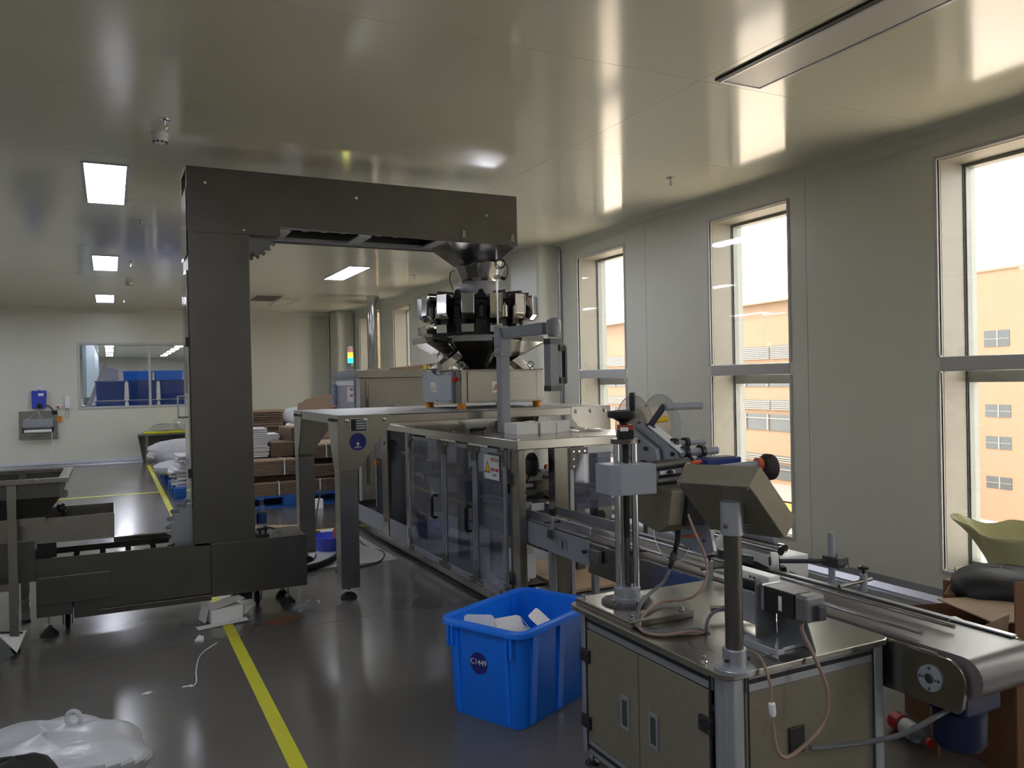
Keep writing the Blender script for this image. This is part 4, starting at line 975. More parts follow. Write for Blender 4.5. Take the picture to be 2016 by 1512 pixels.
# guide rods over the belt and their clamps
for (x, y0, y1, z) in ((2.56, 1.91, 4.35, .672), (2.722, 1.90, 4.25, .672)):
    part('guide_rod', B().cyl((x, y0, z), (x, y1, z), .0075, n=12), 'chrome', t, smooth=True)
part('guide_rod', B().cyl((2.722, 1.92, .692), (2.722, 3.0, .692), .006, n=12), 'steel_dull', t, smooth=True)
for (xa, xb, za, zb, mm) in ((2.515, 2.522, .675, .715, 'alu'), (2.70, 2.707, .675, .735, 'alu'), (2.508, 2.53, .712, .720, 'alu')):
    part('guide_strip', B().box(xa, xb, 4.05, 5.6, za, zb), mm, t, bevel=.002)
for y in (4.2, 4.9): part('strip_bracket', B().box(2.49, 2.516, y, y+.012, .66, .70), 'alu', t)
part('idler_wheel', B().cyl((2.80, 4.42, .72), (2.80, 4.37, .72), .035, n=20), 'black', t, smooth=True)
def clampset(x, y, s, h=.10, rod=.16, knob=True):
    c_ = part('rod_clamp', B().cyl((x, y, .66), (x, y, .66+h), .016, n=16), 'alu', t, smooth=True)
    part('cross_rod', B().cyl((x-s*.05, y, .66+h*.62), (x+s*rod, y-.02, .66+h*.62), .008, n=10), 'steel_dull', c_, smooth=True)
    part('foot_bracket', B().prism([(y-.03, .60), (y+.03, .60), (y+.03, .655), (y-.03, .655)], 'x', x-.018, x-.012), 'steel_dull', c_)
    if knob:
        part('star_knob', B().lathe((x, y, .66+h), [(.006, 0), (.006, .018), (.022, .02), (.022, .032), (.008, .036)], n=8), 'black', c_)
clampset(2.466, 2.93, 1, .085, .10); clampset(2.885, 2.43, -1, .075, .17); clampset(2.465, 4.42, 1, .07, .12, False); clampset(2.88, 4.3, 1, .07, .14, False)
b = B(); b.cyl((2.885, 2.60, .50), (2.885, 2.60, .885), .015, n=14); part('upright_rod', b, 'greymetal', t, smooth=True)
part('cross_block', B().box(2.862, 2.932, 2.545, 2.635, .735, .78), 'dgrey', t, bevel=.004)
part('block_screw', B().cyl((2.87, 2.56, .78), (2.87, 2.56, .80), .006, n=8), 'chrome', t); part('block_screw', B().cyl((2.90, 2.545, .745), (2.90, 2.53, .745), .008, n=8), 'chrome', t)
part('base_block', B().box(2.865, 2.935, 2.56, 2.64, .60, .655), 'dgrey', t, bevel=.003)
part('roller_bar', B().cyl((2.885, 2.60, .757), (2.70, 2.74, .752), .010, n=12), 'dgrey', t, smooth=True)
rl_ = part('press_roller', B().lathe((2.70, 2.74, .752), [(.036, 0), (.040, .004), (.040, .028), (.036, .032)], axis=(-.8, .6, 0), n=26), 'white', t, smooth=True)
part('roller_hub', B().lathe((2.705, 2.735, .752), [(.020, 0), (.020, .045)], axis=(-.8, .6, 0), n=18), 'black', rl_, smooth=True)
part('sensor', B().obox((2.87, 2.88, .665), (.5, .8, 0), (-.8, .5, 0), (0, 0, 1), .05, .025, .03), 'black', t, bevel=.003)
part('sensor_cable', B().tube([(2.88, 2.85, .66), (2.92, 2.80, .63), (2.93, 2.74, .55)], .003, 6), 'cable', t, smooth=True)
part('side_gear_block', B().box(CVX0-.035, CVX0-.004, 3.86, 3.96, .545, .62), 'alu_dk', t, bevel=.005)
part('knob', B().cyl((CVX0-.035, 3.98, .60), (CVX0-.06, 3.98, .60), .012, n=10), 'dgrey', t, smooth=True)
part('slot_plate', B().box(CVX0-.008, CVX0-.003, 4.25, 4.36, .55, .62), 'alu', t)
part('slot', B().box(CVX0-.010, CVX0-.008, 4.295, 4.305, .555, .60), 'black', t)
part('infeed_plate', B().box(CVX0+.02, CVX0+.16, 3.60, 3.84, .655, .660), 'steel', t)
part('tension_rod', B().cyl((CVX0-.02, 3.62, .665), (CVX0+.10, 3.55, .668), .008, n=10), 'steel_dull', t, smooth=True)
for (x, y) in ((CVX0+.03, 3.55), (CVX1-.03, 3.55), (CVX0+.03, 4.5), (CVX1-.03, 4.5)): part('leg', B().box(x-.02, x+.02, y-.02, y+.02, 0, .50), 'alu', t, bevel=.003)
# the wrap station frame lying beyond the belt (paired chrome rollers over an aluminium base)
t2 = thing('wrap_station', 'aluminium wrap station with two paired rollers and a black brush, behind the console post', 'wrap station', (2.95, 3.0, .6))
part('base_plate', B().box(2.87, 3.06, 2.90, 3.40, .60, .715), 'white', t2, bevel=.006)
part('support', B().box(3.0, 3.04, 3.3, 3.34, 0, .60), 'alu_dk', t2)
for k, (x, z) in enumerate(((2.90, .742), (2.955, .742), (2.93, .785))):
    part('roller', B().cyl((x, 2.92+.03*k, z), (x, 3.38, z), .022, n=18), 'chrome' if k < 2 else 'greymetal', t2, smooth=True)
part('brush_holder', B().obox((2.62, 2.93, .745), (1, -.9, -.25), (.5, 1, 0), (.15, 0, 1), .16, .03, .04), 'dgrey', t2, bevel=.004)
b = B()
rnd = random.Random(2)
for k in range(140):
    u = rnd.random(); p = Vector((2.60+.08*u, 2.94-.08*u, .73)); q_ = p+Vector((.01+.07*u, -.03-.03*rnd.random(), -.045-.02*rnd.random())); b.cyl(p, q_, .0022, .0008, n=4)
o = part('bristles', b, 'black', t2); o['kind'] = 'stuff'

# ================================================================== labelling machine
t = thing('labelling_machine', 'labelling machine in the foreground: steel cabinet, column, label head, tilted console', 'labelling machine', (2.05, 2.4, 0))
# cabinet frame of slotted aluminium profile
X0, X1, Y0, Y1 = 1.73, 2.45, 1.985, 2.88
def rpost(x0, x1, y0, y1, r=.03, z0=.06, z1=.638, m='alu', name='post'):
    p = []
    for cx, cy, a0 in ((x1-r, y1-r, 0), (x0+r, y1-r, 90), (x0+r, y0+r, 180), (x1-r, y0+r, 270)):
        for i in range(9): a = R(a0+90*i/8); p.append((cx+r*math.cos(a), cy+r*math.sin(a)))
    return part(name, B().prism(p, 'z', z0, z1), m, t)
rpost(X0-.005, X0+.085, Y0-.005, Y0+.075, .035); rpost(X0, X0+.04, Y1-.04, Y1, .012); rpost(X1-.045, X1, Y0, Y0+.04, .006); rpost(X1-.04, X1, Y1-.04, Y1, .006)
for z0, z1 in ((.575, .638), (.06, .115)):
    fr = part('frame_rail', B().box(X0+.004, X0+.035, Y0+.075, Y1-.04, z0, z1), 'alu', t, bevel=.002); part('slot', B().box(X0+.001, X0+.005, Y0+.08, Y1-.045, (z0+z1)/2-.004, (z0+z1)/2+.010), 'black', fr)
    fr = part('frame_rail', B().box(X0+.085, X1-.045, Y0+.004, Y0+.035, z0, z1), 'alu', t, bevel=.002); part('slot', B().box(X0+.09, X1-.05, Y0+.001, Y0+.005, (z0+z1)/2-.004, (z0+z1)/2+.010), 'black', fr)
for (xa, xb, ya, yb) in ((X0-.001, X0+.001, Y0+.078, Y0+.086), (X0-.001, X0+.001, Y1-.052, Y1-.044), (X0+.088, X0+.094, Y0+.001, Y0+.003), (X1-.056, X1-.05, Y0-.001, Y0+.001)):
    part('profile_slot', B().box(xa, xb, ya, yb, .07, .63), 'black', t)
for y0, y1, hy in ((2.47, 2.825, 2.555), (2.075, 2.465, 2.375)):
    d = part('door', B().box(X0+.0, X0+.014, y0, y1, .12, .570), 'console', t, bevel=.002)
    f = B(); f.box(X0-.005, X0, hy-.028, hy+.028, .26, .388); hd = part('recessed_handle', f, 'alu', d, bevel=.002)
    part('handle_well', B().box(X0-.0055, X0-.004, hy-.016, hy+.016, .275, .373), 'dgrey', hd)
for hy, hz in ((2.832, .462), (2.832, .19), (2.083, .457), (2.083, .18)):
    hh = part('hinge', B().box(X0-.012, X0+.002, hy-.034, hy+.034, hz-.026, hz+.026), 'black', t, bevel=.004)
    b = B()
    for s in (-1, 1):
        for q_ in (-1, 1): b.cyl((X0-.012, hy+s*.022, hz+q_*.015), (X0-.014, hy+s*.022, hz+q_*.015), .005, n=8)
    part('screw', b, 'dgrey', hh)
part('end_panel', B().box(X0+.085, X1-.045, Y0+.012, Y0+.016, .11, .575), 'console', t)
part('cable_grommet', B().box(2.0, 2.07, Y0+.005, Y0+.012, .33, .42), 'black', t, bevel=.006)
part('back_panel', B().box(X0+.04, X1-.04, Y1-.016, Y1-.012, .11, .575), 'console', t)
part('far_panel', B().box(X1-.016, X1-.012, Y0+.04, Y1-.04, .11, .575), 'console', t)
part('cabinet_floor', B().box(X0+.01, X1-.01, Y0+.01, Y1-.01, .065, .08), 'dgrey', t)
for (x, y) in ((X0+.03, Y1-.03), (X0+.04, Y0+.04), (X1-.04, Y0+.04), (X1-.04, Y1-.04)):
    f = part('foot', B().lathe((x, y, 0), [(.03, 0), (.03, .008), (.012, .016)], n=16), 'steel_dull', t, smooth=True); part('stem', B().lathe((x, y, .014), [(.007, 0), (.007, .02), (.014, .022), (.014, .034), (.007, .036), (.007, .05)], n=10), 'chrome', f, smooth=True)
r = .045; p = []
xa, xb, ya, yb = 1.70, 2.462, 1.955, 2.93
for cx, cy, a0 in ((xb-r, yb-r, 0), (xa+r, yb-r, 90), (xa+r, ya+r, 180), (xb-r, ya+r, 270)):
    for i in range(7): a = R(a0+90*i/6); p.append((cx+r*math.cos(a), cy+r*math.sin(a)))
part('table_top', B().prism(p, 'z', .638, .660), 'steel', t, bevel=.003)
part('cable_hole', B().cyl((1.925, 2.32, .660), (1.925, 2.32, .6615), .02, n=18), 'black', t)
# column with base, three rods, screw, top flange, counter and handwheel
mp = part('mounting_plate', B().box(1.725, 2.02, 2.50, 2.90, .660, .685), 'steel', t, bevel=.003)
cc = Vector((1.868, 2.73, 0))
part('round_base', B().lathe(cc+Vector((0, 0, .685)), [(.105, 0), (.105, .008), (.10, .01)], n=36), 'steel_dull', mp, smooth=True)
b = B()
for a in range(0, 360, 60): b.lathe(cc+Vector((.085*math.cos(R(a+20)), .085*math.sin(R(a+20)), .692)), [(.010, 0), (.010, .006), (.006, .008), (.006, .02)], n=8)
for x, y in ((1.745, 2.87), (1.745, 2.53), (1.99, 2.87), (1.985, 2.53)): b.lathe((x, y, .685), [(.014, 0), (.014, .003), (.008, .004), (.008, .016)], n=10)
part('bolts', b, 'chrome', mp)
cl = part('column_socket', B().lathe(cc+Vector((0, 0, .692)), [(.062, 0), (.062, .018), (.054, .02), (.054, .055), (.05, .058)], n=30), 'alu', t, smooth=True)
for dx, dy in ((-.030, .012), (.032, -.020), (.012, .036)):
    part('column_rod', B().cyl(cc+Vector((dx, dy, .74)), cc+Vector((dx, dy, 1.335)), .0135, n=18), 'chrome', t, smooth=True)
part('lead_screw', B().cyl(cc+Vector((.004, -.004, .95)), cc+Vector((.004, -.004, 1.335)), .011, n=12), 'black', t, smooth=True)
part('lead_screw_end', B().cyl(cc+Vector((.004, -.004, .74)), cc+Vector((.004, -.004, .95)), .011, n=12), 'steel_dull', t, smooth=True)
part('top_flange', B().cyl(cc+Vector((0, 0, 1.333)), cc+Vector((0, 0, 1.352)), .055, n=32), 'steel_dull', t, smooth=True)
ct = part('position_counter', B().obox(cc+Vector((.002, -.005, 1.371)), (1, -.5, 0), (.5, 1, 0), (0, 0, 1), .062, .062, .038), 'black', t, bevel=.003)
part('counter_body', B().obox(cc+Vector((.002, -.005, 1.392)), (1, -.5, 0), (.5, 1, 0), (0, 0, 1), .060, .060, .034), M.setdefault('redbrown', mat('red_brown_counter', (150, 62, 44), rough=.4)), ct, bevel=.003)
ux = Vector((1, -.5, 0)).normalized(); uy_ = Vector((.5, 1, 0)).normalized()
part('counter_window', B().obox(cc+Vector((.002, -.005, 1.392))-uy_*.0305-ux*.008, ux, uy_, (0, 0, 1), .032, .001, .016), 'white', ct)
hw = part('handwheel', B().lathe(cc+Vector((0, 0, 1.405)), [(.018, 0), (.02, .015), (.045, .03), (.066, .034), (.068, .045), (.066, .06), (.056, .062), (.02, .052), (.001, .052)], n=36), 'black', t, smooth=True)
part('handwheel_grip', B().lathe(cc+Vector((.03, -.02, 1.455)), [(.010, 0), (.013, .02), (.0145, .07), (.012, .083), (.004, .085)], n=16), 'black', hw, smooth=True)
# sliding block and the two dark cross shafts to the head
p = [(1.775, 2.70), (1.775, 2.83), (1.965, 2.83), (1.965, 2.655), (1.835, 2.655), (1.80, 2.67)]
part('slide_block', B().prism([(1.770, 2.80), (1.770, 2.70), (1.798, 2.655), (1.955, 2.635), (1.955, 2.80)], 'z', 1.132, 1.252), 'greymetal', t, bevel=.003)
part('swivel_disc', B().cyl((1.955, 2.72, 1.19), (1.975, 2.72, 1.19), .07, n=28), 'dgrey', t, smooth=True)
for z in (1.232, 1.168): part('cross_shaft', B().cyl((1.97, 2.72, z), (2.21, 2.76, z), .021, n=18), 'black', t, smooth=True)
part('shaft_clamp', B().box(2.02, 2.10, 2.70, 2.73, 1.196, 1.212), 'alu', t, bevel=.002)
part('clamp_knob', B().cyl((2.07, 2.70, 1.205), (2.07, 2.68, 1.205), .008, n=10), 'black', t)
# head plates (stand in the plane of the belt direction)
hp = part('head_plate', B().prism([(3.26, 1.345), (3.14, 1.385), (2.88, 1.265), (2.80, 1.10), (2.665, .975), (2.64, .865), (2.70, .835), (2.87, .862), (3.00, .98), (3.05, 1.18), (3.26, 1.225)], 'x', 2.245, 2.262), 'alu', t, bevel=.003)
part('upper_plate', B().prism([(3.30, 1.33), (3.22, 1.375), (2.985, 1.275), (2.965, 1.19), (3.02, 1.17), (3.28, 1.245)], 'x', 2.215, 2.238), 'alu', hp, bevel=.006)
b = B()
for y, z in ((3.19, 1.325), (3.06, 1.27), (3.21, 1.26), (3.07, 1.205), (3.12, 1.30)): b.lathe((2.215, y, z), [(.010, 0), (.010, .010), (.004, .011)], axis=(-1, 0, 0), n=10)
for y, z in ((2.95, 1.20), (2.90, 1.255)): b.lathe((2.245, y, z), [(.010, 0), (.010, .010), (.004, .011)], axis=(-1, 0, 0), n=10)
part('plate_screws', b, 'black', hp)
part('plate_screws', B().lathe((2.245, 2.80, .94), [(.007, 0), (.006, .005)], axis=(-1, 0, 0), n=10).lathe((2.245, 2.70, .90), [(.007, 0), (.006, .005)], axis=(-1, 0, 0), n=10).lathe((2.245, 2.77, 1.0), [(.007, 0), (.006, .005)], axis=(-1, 0, 0), n=10), 'dgrey', hp)
part('edge_strip', B().obox((2.27, 2.965, 1.318), (0, -1, -.46), (1, 0, 0), (0, -.46, 1), .26, .05, .006), 'white', hp)
part('orange_pointer', B().lathe((2.24, 2.72, .922), [(.006, 0), (.010, .012), (.008, .03), (.002, .085)], axis=(-.75, .65, -.12), n=10), M.setdefault('reddish', mat('red_orange_plastic', (206, 92, 62), rough=.4)), hp, smooth=True)
part('lower_bracket', B().obox((2.285, 2.66, .90), (0, .75, -.66), (1, 0, 0), (0, .66, .75), .20, .03, .018), 'white', hp, bevel=.002)
# electrical box hanging at the back of the head
part('motor_box', B().prism([(3.02, 1.06), (2.80, 1.14), (2.66, 1.13), (2.69, .985), (2.755, .945), (3.02, .99)], 'x', 2.05, 2.20), 'console', t, bevel=.003)
part('box_gasket', B().prism([(2.665, 1.13), (2.635, 1.12), (2.675, .975), (2.70, .98)], 'x', 2.12, 2.235), 'black', t, bevel=.004)
# rollers, dancer arm, spool
def roller(y, z, x0, x1, r, m='chrome', caps=()):
    o = part('roller', B().cyl((x0, y, z), (x1, y, z), r, n=20), m, t, smooth=True)
    for c_ in caps: part('collar', B().cyl((c_, y, z), (c_+.02, y, z), r+.012, n=18), 'black', o, smooth=True)
    return o
roller(2.975, 1.462, 2.262, 2.47, .017, 'greymetal'); roller(2.93, 1.298, 2.262, 2.45, .013, 'greymetal', (2.265, 2.33)); roller(2.86, 1.262, 2.262, 2.46, .018, 'greymetal', (2.27, 2.36))
part('dancer_arm', B().obox((2.262, 3.045, 1.412), (0, -.75, .66), (1, 0, 0), (0, .66, .75), .17, .018, .028), 'dgrey', t, bevel=.004)
part('dancer_link', B().obox((2.262, 3.12, 1.372), (0, 1, .15), (1, 0, 0), (0, -.15, 1), .13, .012, .016), 'dgrey', t, bevel=.003)
part('yellow_grip', B().cyl((2.29, 3.09, 1.395), (2.36, 3.09, 1.40), .014, n=12), 'signyel', t, smooth=True)
b = B()
for x in (2.36, 2.52):
    b.cyl((x, 3.36, 1.345), (x+.003, 3.36, 1.345), .165, n=48)
part('spool_disc', b, 'disc', t)
b = B(); b.torus((2.36, 3.36, 1.345), (1, 0, 0), .165, .0022, 48, 5); b.torus((2.522, 3.36, 1.345), (1, 0, 0), .165, .0022, 48, 5); part('disc_rim', b, 'greymetal', t)
part('label_roll', B().cyl((2.37, 3.36, 1.345), (2.51, 3.36, 1.345), .105, n=40), M.setdefault('cream', mat('cream_label_roll', (214, 200, 182), rough=.6)), t, smooth=True)
b = B(); b.cyl((2.38, 3.10, .86), (2.383, 3.10, .86), .14, n=40); part('rewind_disc', b, 'disc', t)
b = B(); b.torus((2.38, 3.10, .86), (1, 0, 0), .14, .0022, 48, 5); part('disc_rim', b, 'white', t)
b = B(); b.obox((2.345, 2.957, 1.378), (1, 0, 0), (0, .02, 1), (0, 1, -.02), .085, .17, .001); b.obox((2.33, 2.945, 1.27), (1, 0, 0), (0, .1, 1), (0, 1, -.1), .06, .07, .001)
part('label_web', b, 'film', t)
sb = part('label_sensor', B().box(2.27, 2.46, 2.70, 2.78, 1.205, 1.245), M.setdefault('sensorblue', mat('deep_blue_paint', (32, 56, 128), rough=.4)), t, bevel=.004)
part('sensor_top', B().box(2.30, 2.44, 2.71, 2.77, 1.245, 1.249), 'dgrey', sb)
part('orange_plug', B().lathe((2.27, 2.74, 1.232), [(.010, 0), (.012, .02), (.008, .05)], axis=(-1, .1, -.1), n=10), 'reddish', sb, smooth=True)
part('guide_block', B().obox((2.29, 2.84, 1.20), (1, 0, 0), (0, 1, .6), (0, -.6, 1), .05, .10, .06), 'dgrey', t, bevel=.004)
b = B()
for k in range(3): b.cyl((2.262, 2.80+.01*k, 1.205-.028*k), (2.30, 2.74, 1.16-.03*k), .0035, n=6)
part('springs', b, 'chrome', t)
pr = part('drive_roller_shaft', B().cyl((2.27, 2.62, 1.213), (2.50, 2.60, 1.223), .016, n=16), 'greymetal', t, smooth=True)
part('drive_roller', B().lathe((2.475, 2.60, 1.205), [(.012, 0), (.045, .006), (.058, .03), (.055, .055), (.03, .075), (.01, .08)], axis=(1, -.1, 0), n=28), M.setdefault('darkroll', mat('dark_foam_roller', (40, 30, 34), rough=.6)), t, smooth=True)
part('red_band', B().cyl((2.455, 2.602, 1.221), (2.475, 2.60, 1.222), .027, n=18), 'reddish', t, smooth=True)
# console on its post
A_ = Vector((-.092, .995, -.05)).normalized(); P0 = Vector((1.735, 1.872, 1.259)); s = .962
B_ = Vector((.164*s, .0152*s, -.185*s)); C_ = Vector((.053*s, .0049*s, .062*s)); A_ = A_*(.333*s)
v = [P0, P0+A_, P0+A_+B_, P0+B_]; b = B(); b.rings([v, [q_+C_ for q_ in v]])
cs = part('console_box', b, 'console', t, bevel=.003)
for q_ in (P0+A_*.03+B_*.03, P0+A_*.97+B_*.03, P0+A_*.03+B_*.97, P0+A_*.97+B_*.97): part('screw', B().lathe(q_, [(.006, 0), (.005, .004)], axis=-C_, n=8), 'chrome', cs)
PX, PY = 1.765, 1.985
fg = part('post_flange', B().lathe((PX, PY, .660), [(.064, 0), (.064, .012), (.062, .014), (.038, .015), (.038, .07), (.036, .072)], n=36), 'alu', t, smooth=True)
b = B(); b.cyl((PX-.038, PY-.01, .70), (PX-.046, PY-.012, .70), .006, n=8); b.cyl((PX+.03, PY-.025, .70), (PX+.036, PY-.03, .70), .006, n=8); part('set_screw', b, 'black', fg)
part('console_post', B().cyl((PX, PY, .72), (PX, PY, 1.115), .0285, n=30), 'steel_dull', t, smooth=True)
part('post_collar', B().prism([(PX-.036, PY-.036)], 'z', 0, 1) if False else B().cyl((PX, PY, 1.095), (PX, PY, 1.20), .0365, n=30), 'alu', t, smooth=True)
b = B(); b.lathe((PX-.034, PY-.01, 1.125), [(.007, 0), (.007, .008), (.003, .012)], axis=(-1, -.3, 0), n=8); b.lathe((PX+.03, PY-.022, 1.125), [(.005, 0), (.005, .02)], axis=(1, -.6, 0), n=8); part('collar_screw', b, 'steel_dull', t)
part('table_bolt', B().lathe((1.727, 2.09, .660), [(.012, 0), (.012, .003), (.007, .004), (.009, .022), (.008, .025)], n=10), 'chrome', t, smooth=True)
# stepper motor on its bracket next to the belt
sm = part('stepper_motor', B().box(2.04, 2.125, 2.00, 2.14, .775, .86), 'black', t, bevel=.004)
part('motor_cap', B().box(2.038, 2.127, 1.945, 1.998, .773, .862), 'alu_dk', sm, bevel=.010)
part('motor_socket', B().box(2.075, 2.11, 1.925, 1.946, .782, .832), 'dgrey', sm, bevel=.004)
part('motor_flange', B().box(2.038, 2.127, 2.141, 2.156, .773, .862), 'alu', sm, bevel=.003)
part('type_label', B().box(2.0385, 2.0395, 2.055, 2.07, .79, .84), 'white', sm)
part('motor_bracket', B().prism([(2.02, .66), (2.12, .66), (2.11, .775), (2.04, .885), (2.02, .885)], 'y', 2.157, 2.165), 'alu_dk', t, bevel=.003)
part('bracket_web', B().prism([(2.16, .66), (1.985, .66), (2.03, .772), (2.16, .772)], 'x', 2.118, 2.125), 'alu_dk', t, bevel=.003)
part('bracket_foot', B().box(1.955, 2.13, 2.04, 2.17, .660, .672), 'alu', t, bevel=.002); part('bracket_foot', B().box(1.95, 1.985, 1.99, 2.17, .672, .69), 'alu', t, bevel=.002)
part('side_roller_unit', B().box(2.12, 2.18, 2.20, 2.42, .835, .865), 'white', t, bevel=.006)
part('side_roller_unit', B().box(2.13, 2.17, 2.21, 2.40, .70, .833), 'black', t, bevel=.006)
part('unit_plate', B().box(2.105, 2.12, 2.19, 2.40, .68, .80), 'alu', t, bevel=.003)
part('adjust_block', B().cyl((2.02, 2.24, .84), (1.98, 2.27, .838), .016, n=14), 'alu', t, smooth=True)
b = B(); b.cyl((2.118, 2.27, .85), (2.116, 2.27, .85), .005, n=8); b.cyl((2.118, 2.29, .85), (2.116, 2.29, .85), .005, n=8); part('ports', b, 'black', t)
part('side_rod', B().cyl((2.06, 2.45, .70), (2.40, 2.30, .69), .012, n=12), 'chrome', t, smooth=True)
# cables of the labelling machine
part('black_cable', B().tube([(2.18, 2.80, .99), (2.17, 2.78, .95), (2.15, 2.76, .90), (2.13, 2.75, .87)], .011, 8), 'cable', t, smooth=True)
part('cable_connector', B().lathe((2.135, 2.755, .865), [(.006, 0), (.013, .01), (.015, .03), (.015, .05), (.012, .052), (.012, .075), (.006, .085)], axis=(-.45, -.10, -.9), n=14), 'black', t, smooth=True)
part('grey_cable', B().tube([(2.095, 2.745, .785), (2.05, 2.73, .745), (1.97, 2.70, .72), (1.86, 2.62, .715), (1.79, 2.55, .69), (1.745, 2.49, .672), (1.76, 2.41, .668), (1.84, 2.36, .670), (1.91, 2.335, .672), (1.925, 2.32, .662)], .0075, 8), 'gcable', t, smooth=True)
part('pink_cable', B().tube([(2.215, 2.745, 1.228), (2.17, 2.72, 1.225), (2.13, 2.69, 1.17), (2.13, 2.67, 1.05), (2.15, 2.64, .95), (2.18, 2.62, .86), (2.17, 2.60, .77), (2.08, 2.58, .71), (1.96, 2.62, .70), (1.84, 2.56, .695), (1.765, 2.50, .675), (1.73, 2.43, .668), (1.77, 2.36, .668), (1.87, 2.335, .673), (1.92, 2.322, .662)], .0055, 8), 'pcable', t, smooth=True)
part('sensor_cable', B().tube([(1.93, 2.32, .662), (1.935, 2.32, .70), (1.97, 2.33, .725), (2.02, 2.31, .75), (2.03, 2.28, .80), (2.03, 2.26, .835)], .006, 8), 'gcable', t, smooth=True)
part('console_cable', B().tube([(PX+.04, PY+.01, .72), (PX+.075, PY-.03, .70), (PX+.09, PY-.06, .62), (PX+.085, PY-.07, .56)], .005, 8), 'pcable', t, smooth=True)
part('cable_plug', B().lathe((PX+.085, PY-.07, .565), [(.007, 0), (.011, .004), (.011, .035), (.008, .045)], axis=(.1, 0, -1), n=12), 'white', t, smooth=True)
part('motor_lead', B().tube([(2.08, 2.0, .77), (2.055, 1.98, .74), (2.06, 1.93, .66), (2.08, 1.90, .56), (2.06, 1.90, .46), (1.98, 1.91, .40), (1.90, 1.91, .38), (1.865, 1.915, .42), (1.855, 1.918, .50)], .0065, 8), 'pcable', t, smooth=True)
# ================================================================== blue crate with card offcuts
t = thing('tote_crate', 'bright blue plastic crate on the floor holding white cards, with a dark round sticker', 'crate', (1.82, 3.585, 0), None, .45, True)
# local frame: +x runs along the long side away to the right, -y faces the camera's left... (see build)
L_, W_ = .70, .52
l0, w0, l1, w1 = crate_mesh(t, L_, W_, .46, 'blue', .018, .026)
for sx in (-1, 1):
    for k, yy in enumerate((-.15, .15)):
        part('corner_rib', B().add([(sx*(l0/2+.004), yy-.012, .01), (sx*(l0/2+.004), yy+.012, .01), (sx*(l1/2+.010), yy+.012, .43), (sx*(l1/2+.010), yy-.012, .43), (sx*(l0/2-.01), yy-.012, .01), (sx*(l0/2-.01), yy+.012, .01), (sx*(l1/2-.01), yy+.012, .43), (sx*(l1/2-.01), yy-.012, .43)], [(0, 1, 2, 3), (4, 7, 6, 5), (0, 4, 5, 1), (1, 5, 6, 2), (2, 6, 7, 3), (3, 7, 4, 0)]), 'blue', t)
for sy in (-1, 1):
    for xx in (-.22, 0, .22):
        part('side_rib', B().add([(xx-.02, sy*(w0/2+.006), .01), (xx+.02, sy*(w0/2+.006), .01), (xx+.022, sy*(w1/2+.012), .43), (xx-.022, sy*(w1/2+.012), .43), (xx-.02, sy*(w0/2-.01), .01), (xx+.02, sy*(w0/2-.01), .01), (xx+.022, sy*(w1/2-.01), .43), (xx-.022, sy*(w1/2-.01), .43)], [(0, 1, 2, 3), (4, 7, 6, 5), (0, 4, 5, 1), (1, 5, 6, 2), (2, 6, 7, 3), (3, 7, 4, 0)]), 'blue', t)
for k in range(4):
    yy = (-.19, -.165, .165, .19)[k]
    part('rim_gusset', B().box(-l1/2-.022, -l1/2+.004, yy-.007, yy+.007, .33, .435), 'blue', t)
tl = math.atan2((l1-l0)/2, .442); sgn = Vector((-1, 0, -math.tan(tl))).normalized(); upv = Vector((-math.sin(tl), 0, math.cos(tl)))
xs = lambda z: -(l0/2+(l1-l0)/2*z/.448)
c0_ = Vector((xs(.27)-.001, .02, .27)); dsk = part('round_sticker', B().cyl(c0_, c0_+sgn*.0015, .052, n=40), 'navy', t)
text('C1449', .037, 'wtext', c0_+sgn*.002+upv*.005, (0, -1, 0), upv, 'lettering', dsk, .0008)
rnd = random.Random(5)
CR = t.matrix_basis.copy(); CR = Matrix.Translation((1.82, 3.585, .03)) @ Matrix.Rotation(.45, 4, 'Z')
def card(lx, ly, lz, w_, h_, tilt, yaw, label):
    b = B(); hx, hz = w_/2, h_/2; r_ = .02; p = []
    for cx, cz, a0 in ((hx-r_, hz-r_, 0), (-hx+r_, hz-r_, 90), (-hx+r_, -hz+r_, 180), (hx-r_, -hz+r_, 270)):
        for i in range(4): a = R(a0+30*i); p.append((cx+r_*math.cos(a), cz+r_*math.sin(a)))
    b.prism(p, 'y', -.001, .001)
    m = CR @ Matrix.Translation((lx, ly, lz)) @ Matrix.Rotation(yaw, 4, 'Z') @ Matrix.Rotation(tilt, 4, 'X')
    b.move(m); c_ = m.translation
    return solo('card', b, 'paper', label, 'card', 'white cards in the blue crate', loc=c_)
card(-.22, .10, .345, .15, .17, R(-14), R(-60), 'large upright white card leaning at the left inside the blue crate')
card(.06, -.09, .355, .16, .16, R(-50), R(20), 'white pointed card leaning at the right inside the blue crate')
card(-.10, .0, .335, .17, .17, R(-48), R(-25), 'white card lying slanted in the middle of the blue crate')
card(-.02, -.10, .315, .14, .16, R(-65), R(35), 'white card half under the others in the middle of the crate')
card(-.21, -.0, .345, .05, .12, R(-55), R(30), 'narrow white flap curling up in front of the large upright card')
card(.02, -.03, .325, .13, .13, R(-35), R(50), 'small white card wedged between the slanted ones')
card(-.05, .02, .27, .36, .34, R(-84), R(10), 'flat white sheet under the cards in the blue crate')
card(-.17, -.10, .30, .18, .14, R(-75), R(70), 'white card against the near wall of the blue crate')
